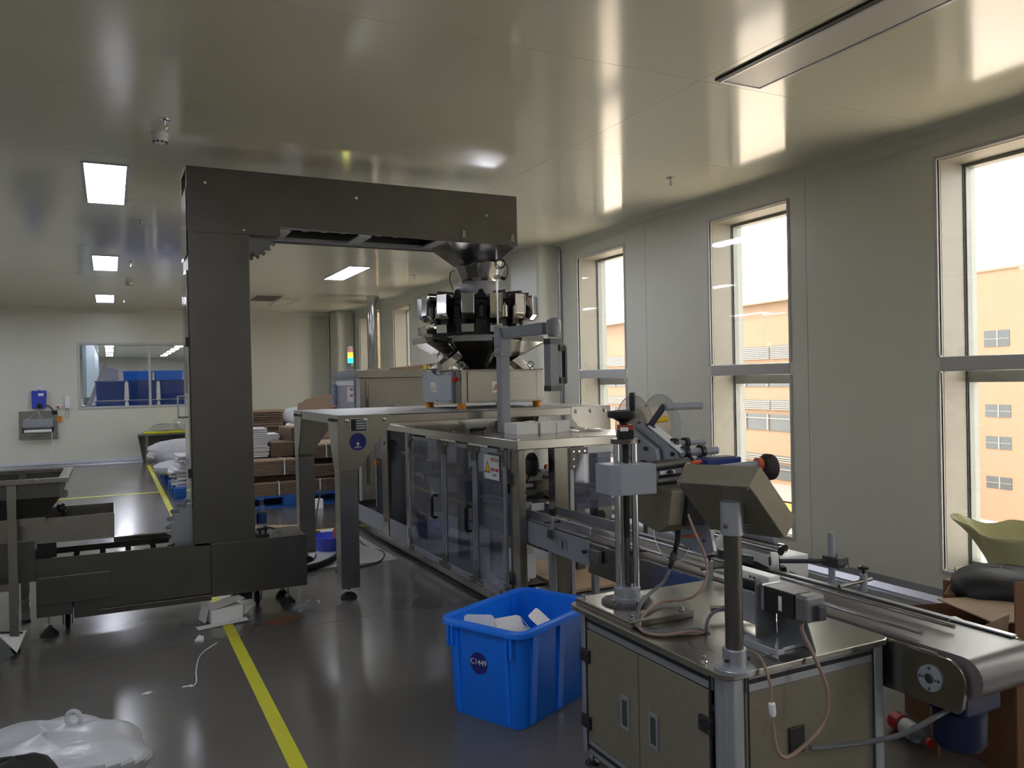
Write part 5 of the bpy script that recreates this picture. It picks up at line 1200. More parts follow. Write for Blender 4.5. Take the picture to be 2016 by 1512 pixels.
# stacked blue crates behind the observation window
proto = thing('stacked_crate', 'proto', 'crate', (0, 0, 0), 'blue crates behind the observation window', 0, True)
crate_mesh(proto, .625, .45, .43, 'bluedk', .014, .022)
part('label_plate', B().box(-.05, .05, -.212, -.206, .30, .325), 'navy', proto)
first = True
rows = ((0, 'bottom'), (.44, 'second'), (.88, 'third'), (1.325, 'fourth'))
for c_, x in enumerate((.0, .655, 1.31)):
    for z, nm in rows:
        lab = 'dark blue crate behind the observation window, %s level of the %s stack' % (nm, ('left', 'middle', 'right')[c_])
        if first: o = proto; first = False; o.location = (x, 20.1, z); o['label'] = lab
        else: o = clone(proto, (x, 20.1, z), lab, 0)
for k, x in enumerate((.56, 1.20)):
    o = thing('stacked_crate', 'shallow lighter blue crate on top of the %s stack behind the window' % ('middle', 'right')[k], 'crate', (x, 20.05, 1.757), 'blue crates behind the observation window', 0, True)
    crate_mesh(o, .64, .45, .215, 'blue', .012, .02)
t = thing('incline_conveyor', 'grey inclined chute of a machine behind the observation window', 'machine', (-.2, 20.75, 0))
b = B(); b.obox((-.28, 20.8, 1.62), (.36, 0, .93), (0, 1, 0), (-.93, 0, .36), 1.15, .35, .10); part('chute', b, 'alu', t)
part('head', B().prism([(-.16, 2.12), (.16, 2.02), (.18, 1.78), (-.12, 1.70), (-.2, 1.95)], 'y', 20.6, 20.95), 'alu', t); part('stand', B().box(-.6, -.2, 20.7, 20.95, 0, 1.2), 'alu_dk', t)
for k, (x, z, w_) in enumerate(((.12, 1.76, .14), (.17, 1.83, .07))): pass
t = thing('parts_table', 'table with small grey boxes behind the observation window at its left end', 'table', (-.9, 22.5, 0))
part('top', B().box(-1.6, -.40, 21.3, 22.2, 1.15, 1.2), 'white', t); part('leg', B().box(-1.55, -1.45, 21.4, 21.5, 0, 1.15), 'alu', t); part('leg', B().box(-.52, -.42, 21.4, 21.5, 0, 1.15), 'alu', t)
for k in range(5):
    solo('parts_box', B().box(-1.35+k*.2, -1.20+k*.2, 21.45, 21.7, 1.2, 1.34+.05*(k % 3)), ('white', 'greybox', 'alu')[k % 3], 'small box on the table behind the observation window, number %d from the left' % (k+1) if False else ('white', 'green-grey', 'silver')[k % 3]+' small box on the table behind the window, '+('leftmost', 'second', 'middle', 'fourth', 'rightmost')[k], 'box', 'boxes on the table behind the window', bevel=.004)

# ================================================================== back wall fittings
y = YB
t = thing('heat_sealer', 'steel wall plate with a grey cover and white roller on the back wall', 'dispenser', (-1.33, y, .86))
part('wall_plate', B().box(-1.68, -.985, y-.012, y, .565, 1.155), 'steel', t, bevel=.003)
part('cover', B().box(-1.60, -1.07, y-.16, y-.012, .815, .995), 'greymetal', t, bevel=.02)
part('roller', B().cyl((-1.58, y-.14, .745), (-1.09, y-.14, .745), .032, n=18), 'white', t, smooth=True)
for x in (-1.61, -1.09): part('roller_bracket', B().box(x, x+.03, y-.17, y-.012, .72, .82), 'black', t, bevel=.004)
part('lower_tray', B().box(-1.66, -1.03, y-.18, y-.012, .66, .70), 'steel', t, bevel=.004)
part('hanging_string', B().tube([(-1.09, y-.19, .74), (-1.085, y-.19, .5), (-1.09, y-.185, .22)], .006, 6), 'white', t); part('hanging_string', B().tube([(-1.53, y-.015, .62), (-1.53, y-.015, .25)], .003, 6), 'white', t)
b = B(); b.tube([(-1.52, y-.02, 1.0), (-1.33, y-.02, 1.16), (-1.33, y-.02, .9)], .004, 6, 0); b.tube([(-1.33, y-.02, 1.16), (-1.27, y-.02, 1.0)], .003, 6, 0); part('twine', b, 'white', t)
t = thing('wall_dispenser', 'bright blue wall-hung case with a white label on the back wall at left', 'dispenser', (-1.30, y, 1.4))
part('case', B().prism([(-1.435, 1.21), (-1.19, 1.21), (-1.175, 1.575), (-1.28, 1.575), (-1.30, 1.60), (-1.32, 1.575), (-1.44, 1.575)], 'y', y-.10, y), M.setdefault('caseblue', mat('violet_blue_plastic', (58, 74, 190), rough=.4)), t, bevel=.012)
part('label_plate', B().box(-1.32, -1.225, y-.103, y-.10, 1.465, 1.52), 'white', t)
b = B(); b.lathe((-1.30, y-.10, 1.26), [(.055, 0), (.05, .012), (.02, .02)], axis=(0, -1, 0), n=20); part('nozzle', b, 'black', t, smooth=True)
part('hook', B().cyl((-1.30, y-.03, 1.64), (-1.30, y, 1.64), .028, n=16), 'white', t, smooth=True)
part('supply_cable', B().tube([(-1.22, y-.08, 1.27), (-1.15, y-.04, 1.26), (-1.09, y-.02, 1.20), (-1.06, y-.02, 1.15)], .010, 8), 'cable', t, smooth=True)
part('plug', B().box(-1.085, -.99, y-.08, y-.012, 1.075, 1.16), 'black', t, bevel=.01)
t = thing('emergency_button', 'small white button box with a red button on the back wall', 'switch', (-.97, y, 1.23)); part('box', B().box(-1.01, -.93, y-.06, y, 1.19, 1.27), 'white', t, bevel=.012); part('button', B().cyl((-.97, y-.06, 1.23), (-.97, y-.085, 1.23), .024, n=18), 'red', t, smooth=True)
t = thing('wall_socket', 'orange socket box on the back wall below the red button', 'socket', (-.945, y, .98)); part('box', B().box(-.985, -.905, y-.05, y, .915, 1.045), 'orange', t, bevel=.006)
part('hole', B().cyl((-.945, y-.05, 1.005), (-.945, y-.052, 1.005), .015, n=12), 'black', t); part('hole', B().cyl((-.945, y-.05, .955), (-.945, y-.052, .955), .012, n=12), 'black', t)
t = thing('wall_phone', 'slim white wall phone on the back wall left of the observation window', 'phone', (-.80, y, 1.31)); part('body', B().box(-.855, -.755, y-.06, y, 1.19, 1.44), 'white', t, bevel=.012)
part('cord', B().tube([(-.82, y-.02, 1.19), (-.85, y-.02, 1.05), (-.80, y-.02, .98), (-.79, y-.02, 1.1), (-.80, y-.02, 1.19)], .004, 6), 'gcable', t, smooth=True)

# ================================================================== table at the back wall with the yellow tray
t = thing('steel_bench', 'stainless steel bench against the back wall, under a yellow tray', 'bench', (1.2, 18.7, 0))
part('top', B().box(.50, 2.6, 18.35, 19.0, .585, .615), 'steel', t, bevel=.004)
for x in (.66, 2.5):
    for yy in (18.4, 18.93): part('leg', B().box(x-.02, x+.02, yy-.02, yy+.02, 0, .585), 'steel', t)
part('side_panel', B().prism([(.50, .585), (.64, .585), (.64, .0), (.60, .0)], 'y', 18.93, 18.95), 'steel_dull', t)
part('apron', B().box(.68, 2.5, 18.90, 18.92, .2, .585), 'steel_dull', t)
tr = thing('yellow_tray', 'flat yellow tray on the steel bench, holding crumpled white bags', 'tray', (1.3, 18.6, .615)); part('rim', B().box(.60, 1.95, 18.38, 18.75, .625, .665), 'yellow', tr, bevel=.01); part('base', B().box(.66, 1.9, 18.42, 18.71, .615, .625), 'yellow', tr)
solo('plastic_bag', lump((1.02, 18.56, .74), .30, .16, .075, amp=.4, seed=21, n=16, k=8), 'film', 'crumpled clear plastic bag on the yellow tray, at its left', 'bag', 'bags on the yellow tray', smooth=True)
solo('plastic_bag', lump((1.45, 18.56, .80), .26, .16, .14, amp=.3, seed=22, n=16, k=8), 'film', 'taller clear plastic bag on the yellow tray, beside the column', 'bag', 'bags on the yellow tray', smooth=True)

# ================================================================== pallets and stacks
def pallet(x0, y0, L, W, label, rot=0.0):
    t = thing('pallet', label, 'pallet', (x0, y0, 0), 'blue pallets', rot, True)
    for k in range(7): part('deck_slat', B().box(0, L, W*k/7+.012, W*(k+1)/7-.012, .125, .15), 'bluepallet', t, bevel=.004)
    for k in range(3):
        for j in range(3):
            part('block', B().box(k*(L-.16)/2, k*(L-.16)/2+.16, j*(W-.14)/2, j*(W-.14)/2+.14, .022, .125), 'bluepallet', t, bevel=.006)
        part('runner', B().box(0, L, k*(W-.12)/2, k*(W-.12)/2+.12, 0, .022), 'bluepallet', t)
    return t
pallet(.78, 12.35, 1.15, 1.3, 'blue plastic pallet left of the column, nearer of two, under grey paper bundles')
pallet(.76, 14.3, 1.15, 1.3, 'blue plastic pallet behind the nearer one left of the column, under white sacks')
pallet(1.30, 10.75, 1.55, 1.2, 'blue plastic pallet right of the column, under bundled brown cardboard')
def bundle(x0, x1, y0, y1, z0, z1, label, m='cardedge', strap=(), n=None, jit=.008, group='bundles of flat cardboard', rot=0, skew=0.0):
    """a strapped bundle of flattened cartons: sheets are separate slabs"""
    t = thing('cardboard_bundle', label, 'cardboard', ((x0+x1)/2, (y0+y1)/2, z0), group, rot, True)
    n = n or max(3, int((z1-z0)/.022)); rnd = random.Random(int(x0*997+z0*331+y0*77)); hx, hy = (x1-x0)/2, (y1-y0)/2
    for k in range(n):
        a = rnd.uniform(-jit, jit); c = rnd.uniform(-jit, jit); z = (z1-z0)*k/n; d = skew*k/n
        part('sheet', B().box(-hx+a+d, hx+a+d, -hy+c, hy+c, z, z+(z1-z0)/n*.8), m if k < n-1 else ('card' if m == 'cardedge' else m), t)
    for sx in strap:
        b = B(); h = z1-z0; s_ = sx-(x0+x1)/2; e_ = jit+.004
        b.box(s_-.008, s_+.008, -hy-e_-.002, -hy-e_, 0, h+.003); b.box(s_-.008, s_+.008, -hy-e_, hy, h, h+.003)
        part('strap', b, 'white', t)
    return t
bundle(1.33, 2.17, 10.80, 11.90, .152, .33, 'strapped brown cardboard bundle lying on the pallet, bottom layer, right of the column', strap=(1.95,))
bundle(1.30, 2.20, 11.0, 11.95, .33, .42, 'brown cardboard bundle set back in the middle of the pallet load')
bundle(1.31, 2.18, 10.78, 11.92, .42, .62, 'strapped brown cardboard bundle topping the pallet load right of the column', strap=(2.02,))
bundle(2.22, 2.83, 10.86, 11.9, .152, .33, 'brown cardboard bundle seen between the platform legs, bottom layer', strap=(2.5,))
bundle(2.22, 2.84, 10.9, 11.9, .35, .52, 'brown cardboard bundle seen between the platform legs, middle layer')
bundle(2.24, 2.9, 10.88, 11.9, .60, .78, 'strapped brown cardboard bundle seen between the platform legs, top layer', strap=(2.60,))
bundle(2.22, 2.88, 11.1, 11.9, .52, .60, 'dark set-back cardboard layer between the platform legs')
bundle(1.92, 2.22, 11.15, 11.6, .63, .83, 'small upright brown bundle with a purple side, on the pallet load', jit=.004)
bundle(2.16, 2.45, 11.2, 11.7, .785, 1.02, 'small strapped brown bundle next to the left platform leg', strap=(2.3,), jit=.004, rot=.15)
bundle(1.62, 1.90, 11.2, 11.6, .63, 1.02, 'leaning stack of white-grey flattened cartons on the load beside the column', m='paper', jit=.02, n=14, group='grey carton stacks')
bundle(1.80, 2.05, 11.5, 11.9, .63, .92, 'second white-grey carton stack leaning behind the first, by the column', m='paper', jit=.025, n=10, group='grey carton stacks', skew=.05)
pallet(1.9, 13.3, 1.1, 1.0, 'blue plastic pallet under the tall brown cardboard stack by the column')
bundle(1.95, 2.55, 13.35, 13.95, .152, 1.20, 'tall slumping stack of brown flattened cartons behind the column', jit=.035, n=26, skew=-.05)
bundle(2.62, 2.98, 13.6, 14.1, .152, .85, 'brown stack with a white sack on top, far behind the platform leg', jit=.02, n=14)
solo('white_sack', lump((2.80, 13.75, 1.0), .26, .25, .20, amp=.2, seed=31, flat=.75), 'wsack', 'pale crumpled white sack on the far stack behind the platform leg', 'sack', 'white sacks', smooth=True)
solo('white_sack', lump((2.45, 12.6, .75), .12, .20, .24, amp=.2, seed=33, flat=.8), 'wsack', 'narrow white sack between the brown stacks behind the platform leg', 'sack', 'white sacks', smooth=True)
pallet(2.1, 12.2, .9, .9, 'blue pallet under the narrow white sack, mostly hidden')
solo('carton_blank', B().obox((2.3, 12.6, .36), (1, 0, 0), (0, 1, 0), (0, 0, 1), .6, .6, .40), 'carddk', 'plain brown carton under the narrow white sack', 'carton')
b = B(); b.prism([(2.56, .75), (3.5, .75), (3.55, 1.44), (3.0, 1.42), (2.72, 1.35), (2.70, 1.32), (2.62, 1.30)], 'y', 12.76, 12.77)
solo('cardboard_sheet', b, 'card', 'large brown cardboard sheet standing upright behind the platform', 'cardboard', loc=(3.1, 12.76, .75))
solo('cardboard_stack', B().box(2.66, 3.7, 12.75, 13.25, .0, .75), 'cardedge', 'brown cardboard block the upright sheet stands on', 'cardboard', loc=(3.1, 13, 0), bevel=.01)
# left of the column: white sacks over grey paper bundles
solo('white_sack', lump((1.12, 14.75, .50), .58, .36, .21, amp=.07, seed=41, flat=.85), 'wsack', 'full white sack with a tied end on top of the pile left of the column', 'sack', 'white sacks', smooth=True)
solo('sack_tie', lump((.58, 14.6, .46), .07, .06, .06, amp=.3, seed=42), 'wsack', 'knotted white end of the sack left of the column', 'sack', smooth=True)
solo('white_sack', lump((1.10, 14.3, .27), .52, .42, .125, amp=.06, seed=43, flat=.95), 'wsack', 'flattened white sack under the full one, draped over the pallet', 'sack', 'white sacks', smooth=True)
for k in range(16):
    rnd = random.Random(50+k); z = .152+k*.028
    b = B(); b.box(-.36, .36, -.35, .35, 0, .02); b.move(Matrix.Translation((1.17+rnd.uniform(-.05, .05)-.004*k+.1*(k > 8), 12.9+rnd.uniform(-.04, .04), z)) @ Matrix.Rotation(rnd.uniform(-.08, .08), 4, 'Z') @ Matrix.Rotation(R(3 if k % 2 else -1)*0, 4, 'Y'))
    solo('flattened_carton', b, 'paper' if k % 3 else 'wsack', 'grey-white flattened carton in the slumped pile left of the column, %s from the bottom' % ORD[k], 'carton', 'flattened grey cartons left of the column', loc=(1.17, 12.9, z))

# ================================================================== far cabinet with signal tower, duct
t = thing('far_machine', 'stainless steel cabinet of another packing machine behind, with a signal tower on top', 'machine', (3.4, 11, 0))
part('body', B().box(2.84, 4.3, 10.05, 11.1, .1, 1.66), 'steel', t, bevel=.005)
part('top_cover', B().box(2.79, 4.35, 10.0, 11.15, 1.66, 1.765), 'steel', t, bevel=.006)
part('side_frame', B().box(2.80, 2.84, 10.02, 11.1, .1, 1.66), 'greymetal', t)
part('front_panel', B().box(2.95, 4.28, 10.03, 10.05, .3, 1.62), 'steel', t, bevel=.003)
part('panel_edge', B().box(2.925, 2.94, 10.02, 10.05, .3, 1.64), 'mirror', t)
dd = part('side_door', B().box(2.785, 2.80, 10.10, 11.0, .3, 1.63), 'alu', t, bevel=.004)
part('upper_strip', B().box(2.78, 2.785, 10.10, 11.0, 1.57, 1.63), 'white', dd)
sgn_ = part('warning_sign', B().box(2.775, 2.785, 10.12, 10.40, 1.36, 1.55), 'white', dd); 
for z in (1.52, 1.44): part('red_bar', B().box(2.772, 2.775, 10.13, 10.25, z-.013, z+.013), 'signred', dd)
b = B()
for k in range(12): b.box(2.735, 2.80, 10.98, 11.12, 1.30+k*.025, 1.312+k*.025)
part('terminal_strip', b, M.setdefault('tblue', mat('pale_blue_plastic', (90, 120, 180), rough=.5)), t); part('red_terminal', B().box(2.735, 2.80, 10.98, 11.12, 1.20, 1.27), 'signred', t)
part('foot', B().box(2.9, 4.2, 10.1, 11.0, 0, .1), 'black', t)
s_ = part('tower_pole', B().lathe((2.80, 10.3, 1.765), [(.05, 0), (.05, .008), (.012, .012), (.012, .045), (.035, .055), (.038, .07), (.038, .10)], n=20), 'alu', t, smooth=True)
for k, (c, es, lab) in enumerate((((20, 235, 170), 3.2, 'lit green segment'), ((255, 205, 30), 3.2, 'lit yellow segment'), ((214, 150, 140), 0.15, 'unlit pale red segment'))):
    part('signal_segment', B().cyl((2.80, 10.3, 1.865+k*.066), (2.80, 10.3, 1.929+k*.066), .033, n=20), mat('signal_%d' % k, c, rough=.3, var=0, emit=c, es=es), s_, smooth=True, label=lab)
part('tower_cap', B().lathe((2.80, 10.3, 2.063), [(.033, 0), (.03, .01), (.01, .016)], n=20), 'paper', s_, smooth=True)
solo('paper_scrap', B().obox((3.05, 10.3, 1.78), (1, .1, .05), (-.1, 1, 0), (0, 0, 1), .22, .25, .012), 'film', 'pale scrap of film on the far cabinet beside the signal tower', 'scrap')
solo('carton', B().obox((3.72, 10.45, 1.80), (1, .12, .10), (-.12, 1, 0), (-.1, 0, 1), .50, .5, .05), 'card', 'open brown carton on the far cabinet, left of the weigher', 'carton', bevel=.003)
solo('yellow_part', B().box(3.76, 3.86, 10.2, 10.28, 1.765, 1.83), 'signyel', 'small yellow object on the far cabinet beside the brown carton', 'part', bevel=.004)
t = thing('exhaust_duct', 'shiny round metal duct dropping from the ceiling near the far windows', 'duct', (4.62, 15.0, 0))
part('pipe', B().cyl((4.57, 15.1, 0), (4.57, 15.1, 1.80), .125, n=30), 'mirror', t, smooth=True)
part('pipe', B().cyl((4.57, 15.1, 1.88), (4.57, 15.1, ZC), .125, n=30), 'mirror', t, smooth=True)
part('joint_band', B().cyl((4.57, 15.1, 1.80), (4.57, 15.1, 1.88), .132, n=30), 'steel_dull', t, smooth=True)

# ================================================================== floor markings
for nm, x0, x1, y0, y1, lab in (('a', .637, .705, 3.0, 18.15, 'long yellow floor tape running from the foreground to the back wall'), ('b', -6.0, .635, 13.33, 13.43, 'thin yellow floor tape crossing at the left in the distance'), ('c', 1.9, 2.4, 8.80, 8.87, 'short piece of yellow tape seen behind the platform leg')):
    if nm == 'a': b = B().box(x0, x1, y0, 5.383, 0, .0012).box(x0, x1, 5.387, y1, 0, .0012)
    else: b = B().box(x0, x1, y0, y1, 0, .0012)
    solo('floor_tape', b, 'yellow', lab, 'floor tape', 'yellow floor tapes', loc=((x0+x1)/2, (y0+y1)/2, 0))

# ================================================================== litter on the floor
t = thing('torn_carton', 'torn white carton lying on the yellow tape in front of the elevator', 'carton', (.665, 5.78, 0), None, R(14), True)
part('body', B().box(-.10, .115, -.03, .13, .003, .095), 'paper', t, bevel=.002)
part('top_flap', B().obox((.02, .05, .115), (1, .05, .15), (0, 1, 0), (-.15, 0, 1), .24, .15, .0018), 'paper', t)
part('front_flap', B().obox((-.04, -.07, .006), (1, -.1, .02), (.1, 1, 0), (0, 0, 1), .33, .08, .002), 'paper', t)
part('end_flap', B().obox((.15, .02, .05), (.8, .3, .5), (-.3, 1, 0), (-.5, 0, .8), .08, .09, .0018), 'paper', t)
part('left_flap', B().obox((-.12, .06, .06), (.25, 0, 1), (0, 1, 0), (1, 0, -.25), .10, .13, .0018), 'paper', t)
solo('string', B().tube([(.335, 4.62, .004), (.36, 4.60, .004), (.385, 4.66, .006), (.40, 4.85, .004), (.45, 5.12, .004), (.56, 5.30, .004)], .0032, 6), 'white', 'thin white string lying on the floor left of the yellow tape', 'string', smooth=True)
solo('string_tag', B().obox((.335, 4.62, .003), (1, .1, 0), (-.1, 1, 0), (0, 0, 1), .05, .012, .003), 'white', 'small white end tag of the string on the floor', 'scrap')
solo('paper_scrap', B().prism([(.44, 5.40), (.475, 5.50), (.50, 5.46), (.49, 5.38)], 'z', 0, .012), 'paper', 'small white paper scrap on the floor left of the torn carton', 'scrap', loc=(.47, 5.44, 0))
solo('paper_scrap', B().prism([(.11, 4.62), (.14, 4.645), (.17, 4.64), (.15, 4.61)], 'z', 0, .002), 'lampoff', 'tiny pale paper scrap on the floor, left of the string', 'scrap', loc=(.14, 4.63, 0))
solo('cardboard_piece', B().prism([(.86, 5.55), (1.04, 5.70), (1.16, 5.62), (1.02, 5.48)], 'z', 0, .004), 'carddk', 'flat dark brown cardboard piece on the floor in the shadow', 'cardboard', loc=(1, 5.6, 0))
def bottle(name, c, ax, L, r, m, cap, label, lab_m=None):
    c = Vector(c); ax = Vector(ax).normalized()
    t = thing(name, label, 'bottle', c)
    pr = [(r*.7, 0), (r, L*.04), (r, L*.2), (r*.93, L*.25), (r, L*.3), (r, L*.62), (r*.9, L*.7), (r*.45, L*.87), (r*.42, L*.92)]
    part('body', B().lathe(c, pr, axis=ax, n=18), m, t, smooth=True)
    part('cap', B().lathe(c+ax*L*.92, [(r*.5, 0), (r*.5, L*.07), (r*.3, L*.08)], axis=ax, n=14), cap, t, smooth=True)
    if lab_m: part('label_band', B().lathe(c+ax*L*.3, [(r*1.02, 0), (r*1.02, L*.28)], axis=ax, n=18, caps=False), lab_m, t, smooth=True)
    return t
bottle('water_bottle', (.975, 6.12, .512), (0, 0, 1), .25, .036, 'bottle', 'sensorblue', 'clear water bottle with a blue cap standing on the boot box behind the column', 'sensorblue')
bottle('empty_bottle', (1.10, 5.72, .036), (1, .35, 0), .22, .034, 'bottle', 'white', 'clear empty bottle lying on the floor below the elevator boot box')
bt = bottle('drink_bottle', (3.125, 2.475, .040), (-.33, -1, 0), .25, .038, 'bottle', 'red', 'clear bottle with red cap and red base lying on the floor by the large carton', 'white')
part('red_base', B().cyl(Vector((3.125, 2.475, .040)), Vector((3.125, 2.475, .040))+Vector((-.33, -1, 0)).normalized()*.055, .0395, n=18), 'red', bt, smooth=True)
b = B(); b.tube([(1.25, 6.9, .03), (1.45, 6.93, .03), (1.62, 7.02, .03), (1.80, 7.2, .05), (1.95, 7.5, .10), (2.08, 7.8, .35), (2.2, 8.0, .5)], .028, 10); solo('black_hose', b, 'rubber', 'thick black hose on the floor behind the platform legs, rising to the machine', 'hose', smooth=True)
b = B(); b.tube([(1.28, 7.15, .008), (1.5, 7.2, .008), (1.66, 7.45, .008), (1.75, 7.9, .01), (1.9, 8.4, .3), (2.0, 8.6, .5)], .008, 8); solo('black_cable', b, 'cable', 'thin black cable on the floor behind the left platform leg', 'cable', smooth=True)
b = B(); b.tube([(1.68, 6.80, .007), (1.95, 6.85, .007), (2.15, 7.0, .007), (2.27, 7.35, .007), (2.2, 7.75, .008), (2.12, 8.1, .2), (2.1, 8.4, .5)], .006, 8); solo('looped_cable', b, 'cable', 'thin black cable looping on the floor in front of the machine door', 'cable', smooth=True)
b = B(); b.prism([(1.30, 8.75), (1.85, 8.72), (2.02, 9.2), (1.42, 9.5)], 'z', 0, .006); solo('cardboard_sheet', b, 'card', 'flat brown cardboard sheet on the floor between column and platform leg', 'cardboard', loc=(1.6, 9, 0))
solo('plastic_sheet', B().box(1.48, 2.3, 6.98, 8.5, 0, .003), 'lampoff', 'pale sheet lying on the floor behind the platform legs', 'sheet', loc=(1.9, 7.7, 0))
solo('thin_box', B().box(2.0, 2.22, 8.55, 8.75, 0, .015), 'white', 'thin grey-white flat packet on the floor beside the yellow tape piece', 'box', loc=(2.1, 8.6, 0))
solo('white_box', B().box(2.27, 2.42, 10.35, 10.45, 0, .12), 'paper', 'small white box on the floor in front of the blue pallet', 'box', loc=(2.35, 10.4, 0), bevel=.003)
solo('dark_block', B().box(1.56, 1.63, 8.0, 8.1, 0, .09), 'black', 'small black block on the floor right of the left platform leg', 'block', loc=(1.6, 8.0, 0), bevel=.004)
t = thing('blue_basin', 'small blue plastic basin on the floor behind the near platform leg', 'basin', (1.86, 7.75, 0)); bs_ = part('shell', B().lathe((1.86, 7.75, 0), [(.13, .004), (.17, .13), (.185, .135), (.175, .14), (.12, .012)], n=24), 'caseblue', t, smooth=True); part('red_bottle', B().lathe((1.95, 7.78, .01), [(.045, 0), (.045, .16), (.02, .20), (.02, .23)], n=16), 'redbrown', t, smooth=True)
# bottom-left corner: printed cartons under the hopper, clear bag, black bag
t = thing('carton_blank', 'grey-green folded carton lying on the floor at the left edge, beside the hopper leg', 'carton', (-.62, 5.55, 0))
part('panel', B().add([(-0.938, 5.830, 0.062), (-0.635, 5.704, 0.124), (-0.542, 5.585, 0.031), (-0.700, 5.424, 0.006), (-0.959, 5.445, 0.050), (-0.938, 5.837, 0.065), (-0.635, 5.711, 0.128), (-0.542, 5.592, 0.035), (-0.700, 5.424, 0.010), (-0.959, 5.445, 0.053)], [(0, 1, 2, 3, 4), (5, 9, 8, 7, 6), (0, 5, 6, 1), (1, 6, 7, 2), (2, 7, 8, 3), (3, 8, 9, 4), (4, 9, 5, 0)]), 'greybox', t)
part('white_flap', B().add([(-0.635, 5.732, 0.124), (-0.491, 5.774, 0.118), (-0.527, 5.599, 0.037), (-0.635, 5.732, 0.126), (-0.491, 5.774, 0.120), (-0.527, 5.599, 0.040)], [(0, 1, 2), (3, 5, 4), (0, 3, 4, 1), (1, 4, 5, 2), (2, 5, 3, 0)]), 'paper', t)
part('white_flap', B().add([(-0.686, 5.760, 0.155), (-0.866, 5.795, 0.186), (-0.902, 5.620, 0.105), (-0.772, 5.606, 0.112), (-0.686, 5.760, 0.157), (-0.866, 5.795, 0.188), (-0.902, 5.620, 0.108), (-0.772, 5.606, 0.114)], [(0, 1, 2, 3), (4, 7, 6, 5), (0, 4, 5, 1), (1, 5, 6, 2), (2, 6, 7, 3), (3, 7, 4, 0)]), 'paper', t)
part('strap', B().tube([(-0.938, 5.788, 0.198), (-0.700, 5.746, 0.149), (-0.506, 5.732, 0.118)], .006, 6), 'black', t)
solo('grey_sack', lump((-.80, 5.20, .06), .18, .24, .06, amp=.08, seed=61, flat=.95), 'greybox', 'dark grey rounded sack on the floor at the left edge', 'sack', smooth=True)
M.setdefault('milky', mat('milky_plastic_bag', (196, 199, 204), rough=.3, var=.10, scale=5, bump=1.0, bscale=7, stretch=(1, 2.2, 1.4))).node_tree.nodes['Principled BSDF'].inputs['Alpha'].default_value = .82
solo('clear_bag', lump((-.25, 3.55, .12), .36, .33, .165, n=48, k=30, amp=.15, seed=71, flat=.70), M.setdefault('milky', mat('milky_plastic_bag', (196, 199, 204), rough=.3, var=.10, scale=5, bump=1.0, bscale=7, stretch=(1, 2.2, 1.4))), 'crumpled milky clear plastic bag on the floor at the bottom left corner', 'bag', smooth=True)
solo('bag_knot', B().torus((-.155, 3.62, .30), (.45, .89, 0), .028, .009, 16, 8), 'milky', 'looped knot standing on top of the milky plastic bag', 'bag knot', smooth=True)
solo('black_bag', lump((-.31, 3.12, .20), .15, .09, .185, amp=.08, seed=72, flat=.98), 'blackbag', 'dark bag in front of the milky plastic bag at the bottom left corner', 'bag', smooth=True)

# ================================================================== right corner: cartons, black bag, woven sack
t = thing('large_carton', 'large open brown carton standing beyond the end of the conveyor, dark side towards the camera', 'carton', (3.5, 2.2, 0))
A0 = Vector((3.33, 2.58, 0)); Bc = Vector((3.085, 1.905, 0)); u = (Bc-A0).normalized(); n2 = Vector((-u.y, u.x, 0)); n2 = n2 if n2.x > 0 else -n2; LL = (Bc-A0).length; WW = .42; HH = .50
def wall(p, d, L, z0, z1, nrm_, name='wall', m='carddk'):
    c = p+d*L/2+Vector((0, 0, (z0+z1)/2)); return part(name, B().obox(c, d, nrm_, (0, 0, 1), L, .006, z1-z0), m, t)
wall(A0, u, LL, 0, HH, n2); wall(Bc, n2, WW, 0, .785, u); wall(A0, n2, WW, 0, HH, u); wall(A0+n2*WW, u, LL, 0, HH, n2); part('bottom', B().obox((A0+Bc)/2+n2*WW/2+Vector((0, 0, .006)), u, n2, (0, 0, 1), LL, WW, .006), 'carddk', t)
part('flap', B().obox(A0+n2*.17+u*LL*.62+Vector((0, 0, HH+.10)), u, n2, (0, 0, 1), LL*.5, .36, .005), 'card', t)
part('torn_flap', B().add([tuple(A0+u*.50+Vector((-.012, 0, HH+.04))), tuple(A0+u*.70+Vector((-.012, 0, HH+.16))), tuple(A0+u*.69+Vector((-.03, 0, HH-.04))), tuple(A0+u*.60+Vector((-.03, 0, HH-.06)))], [(0, 1, 2, 3)]), 'card', t)
t = thing('divider_tray', 'flat tray with dark blue edges resting by the far side of the conveyor end', 'tray', (3.0, 2.15, .56))
for k in range(4): part('sheet', B().obox((3.005+.008*k, 2.12-.012*k, .560+.010*k), (.35, .94, .02), (-.94, .35, 0), (0, 0, 1), .24-.03*k, .13-.025*k, .008), ('sensorblue', 'black', 'sensorblue', 'paper')[k], t)
part('support', B().box(3.03, 3.05, 2.20, 2.22, 0, .565), 'carddk', t)
solo('black_bag', lump((3.60, 2.28, .62), .23, .19, .085, amp=.09, seed=81, flat=.9, n=28, k=14), 'blackbag', 'black plastic bag lying on the brown cartons at the right edge', 'bag', smooth=True)
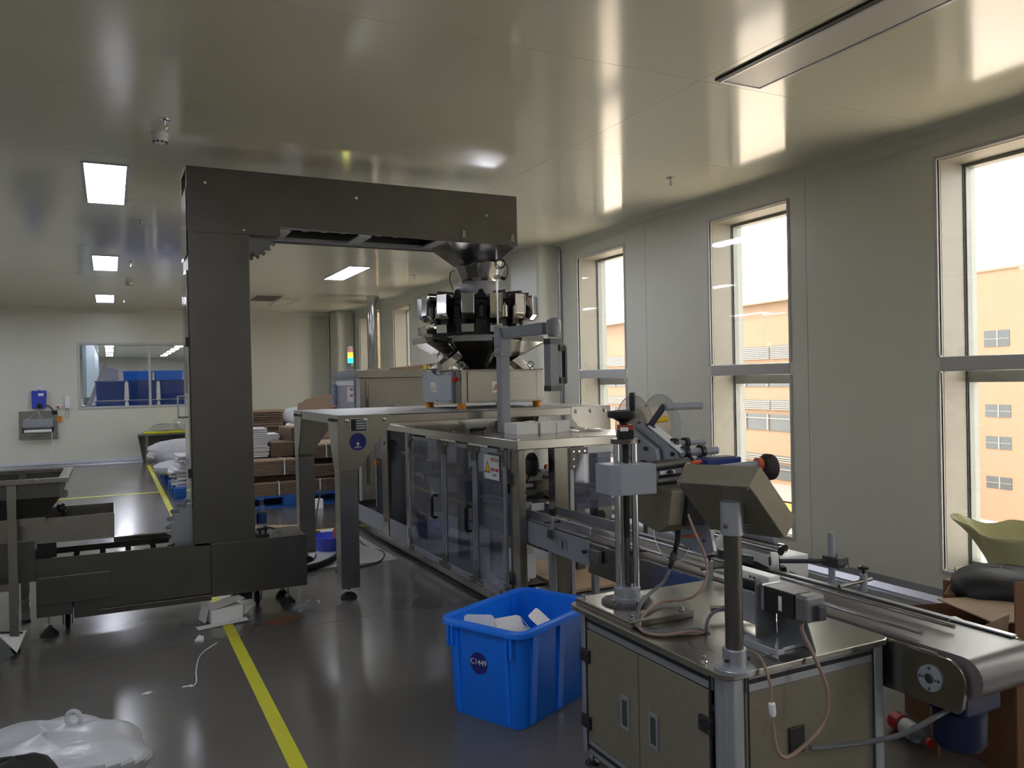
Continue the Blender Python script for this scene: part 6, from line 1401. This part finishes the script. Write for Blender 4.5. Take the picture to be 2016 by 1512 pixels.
b = B(); b.add([(3.46, 2.46, .56), (3.50, 2.42, .66), (3.54, 2.39, .67), (3.57, 2.37, .57), (3.465, 2.47, .56), (3.505, 2.43, .66), (3.545, 2.40, .67), (3.575, 2.38, .57)], [(0, 1, 2, 3), (4, 7, 6, 5), (0, 4, 5, 1), (1, 5, 6, 2), (2, 6, 7, 3), (3, 7, 4, 0)])
for k in range(5): b.cyl((3.49+.012*k, 2.43-.01*k, .64), (3.492+.014*k, 2.43-.01*k, .69-.01*(k % 3)), .007, .002, n=5)
solo('torn_cardboard', b, 'card', 'torn ragged piece of cardboard sticking up left of the black bag', 'cardboard', loc=(3.52, 2.52, .42))
b = B(); rs = []
n_ = 56; Cx, Cy = 4.07, 2.36
fw = Vector((.82, .57, 0)); lf = Vector((-.57, .82, 0))
for k in range(12):
    t_ = k/11; z = .50+.335*t_
    wl = .20+.13*t_**1.3; wf = .15+.11*t_
    ring = []
    for j in range(n_):
        a = 2*PI*j/n_; ca, sa = math.cos(a), math.sin(a)
        w_ = 1+.035*math.sin(9*a+3*t_)*t_+.02*math.sin(17*a)*t_
        lip = .075*t_**4*max(0, ca)**6                      # the left corner of the mouth pulls outwards and curls
        dip = -.045*t_**3*math.exp(-((a if a < PI else a-2*PI)-.75)**2/.10)-.03*t_**3*math.exp(-((a if a < PI else a-2*PI)+.75)**2/.10)
        up_ = .03*t_**3*math.sin(2*a+1.2)+.03*t_**4*math.exp(-((a-PI))**2/.5)
        ring.append(Vector((Cx, Cy, z+dip+up_))+lf*(ca*wl*w_+lip)+fw*(sa*wf*w_))
    rs.append(ring)
b.rings(rs, caps=False)
o = solo('woven_sack', b, 'sack', 'open greenish woven sack standing in front of the near window at right', 'sack', smooth=True, loc=(4.1, 2.44, .50)); md = o.modifiers.new('thick', 'SOLIDIFY'); md.thickness = .004
part('dark_content', lump((4.03, 2.30, .60), .14, .10, .10, seed=91, amp=.2), 'blackbag', None, smooth=True)
bpy.data.objects['dark_content']['label'] = 'dark bundle pushed into the side of the woven sack'; bpy.data.objects['dark_content']['category'] = 'bundle'
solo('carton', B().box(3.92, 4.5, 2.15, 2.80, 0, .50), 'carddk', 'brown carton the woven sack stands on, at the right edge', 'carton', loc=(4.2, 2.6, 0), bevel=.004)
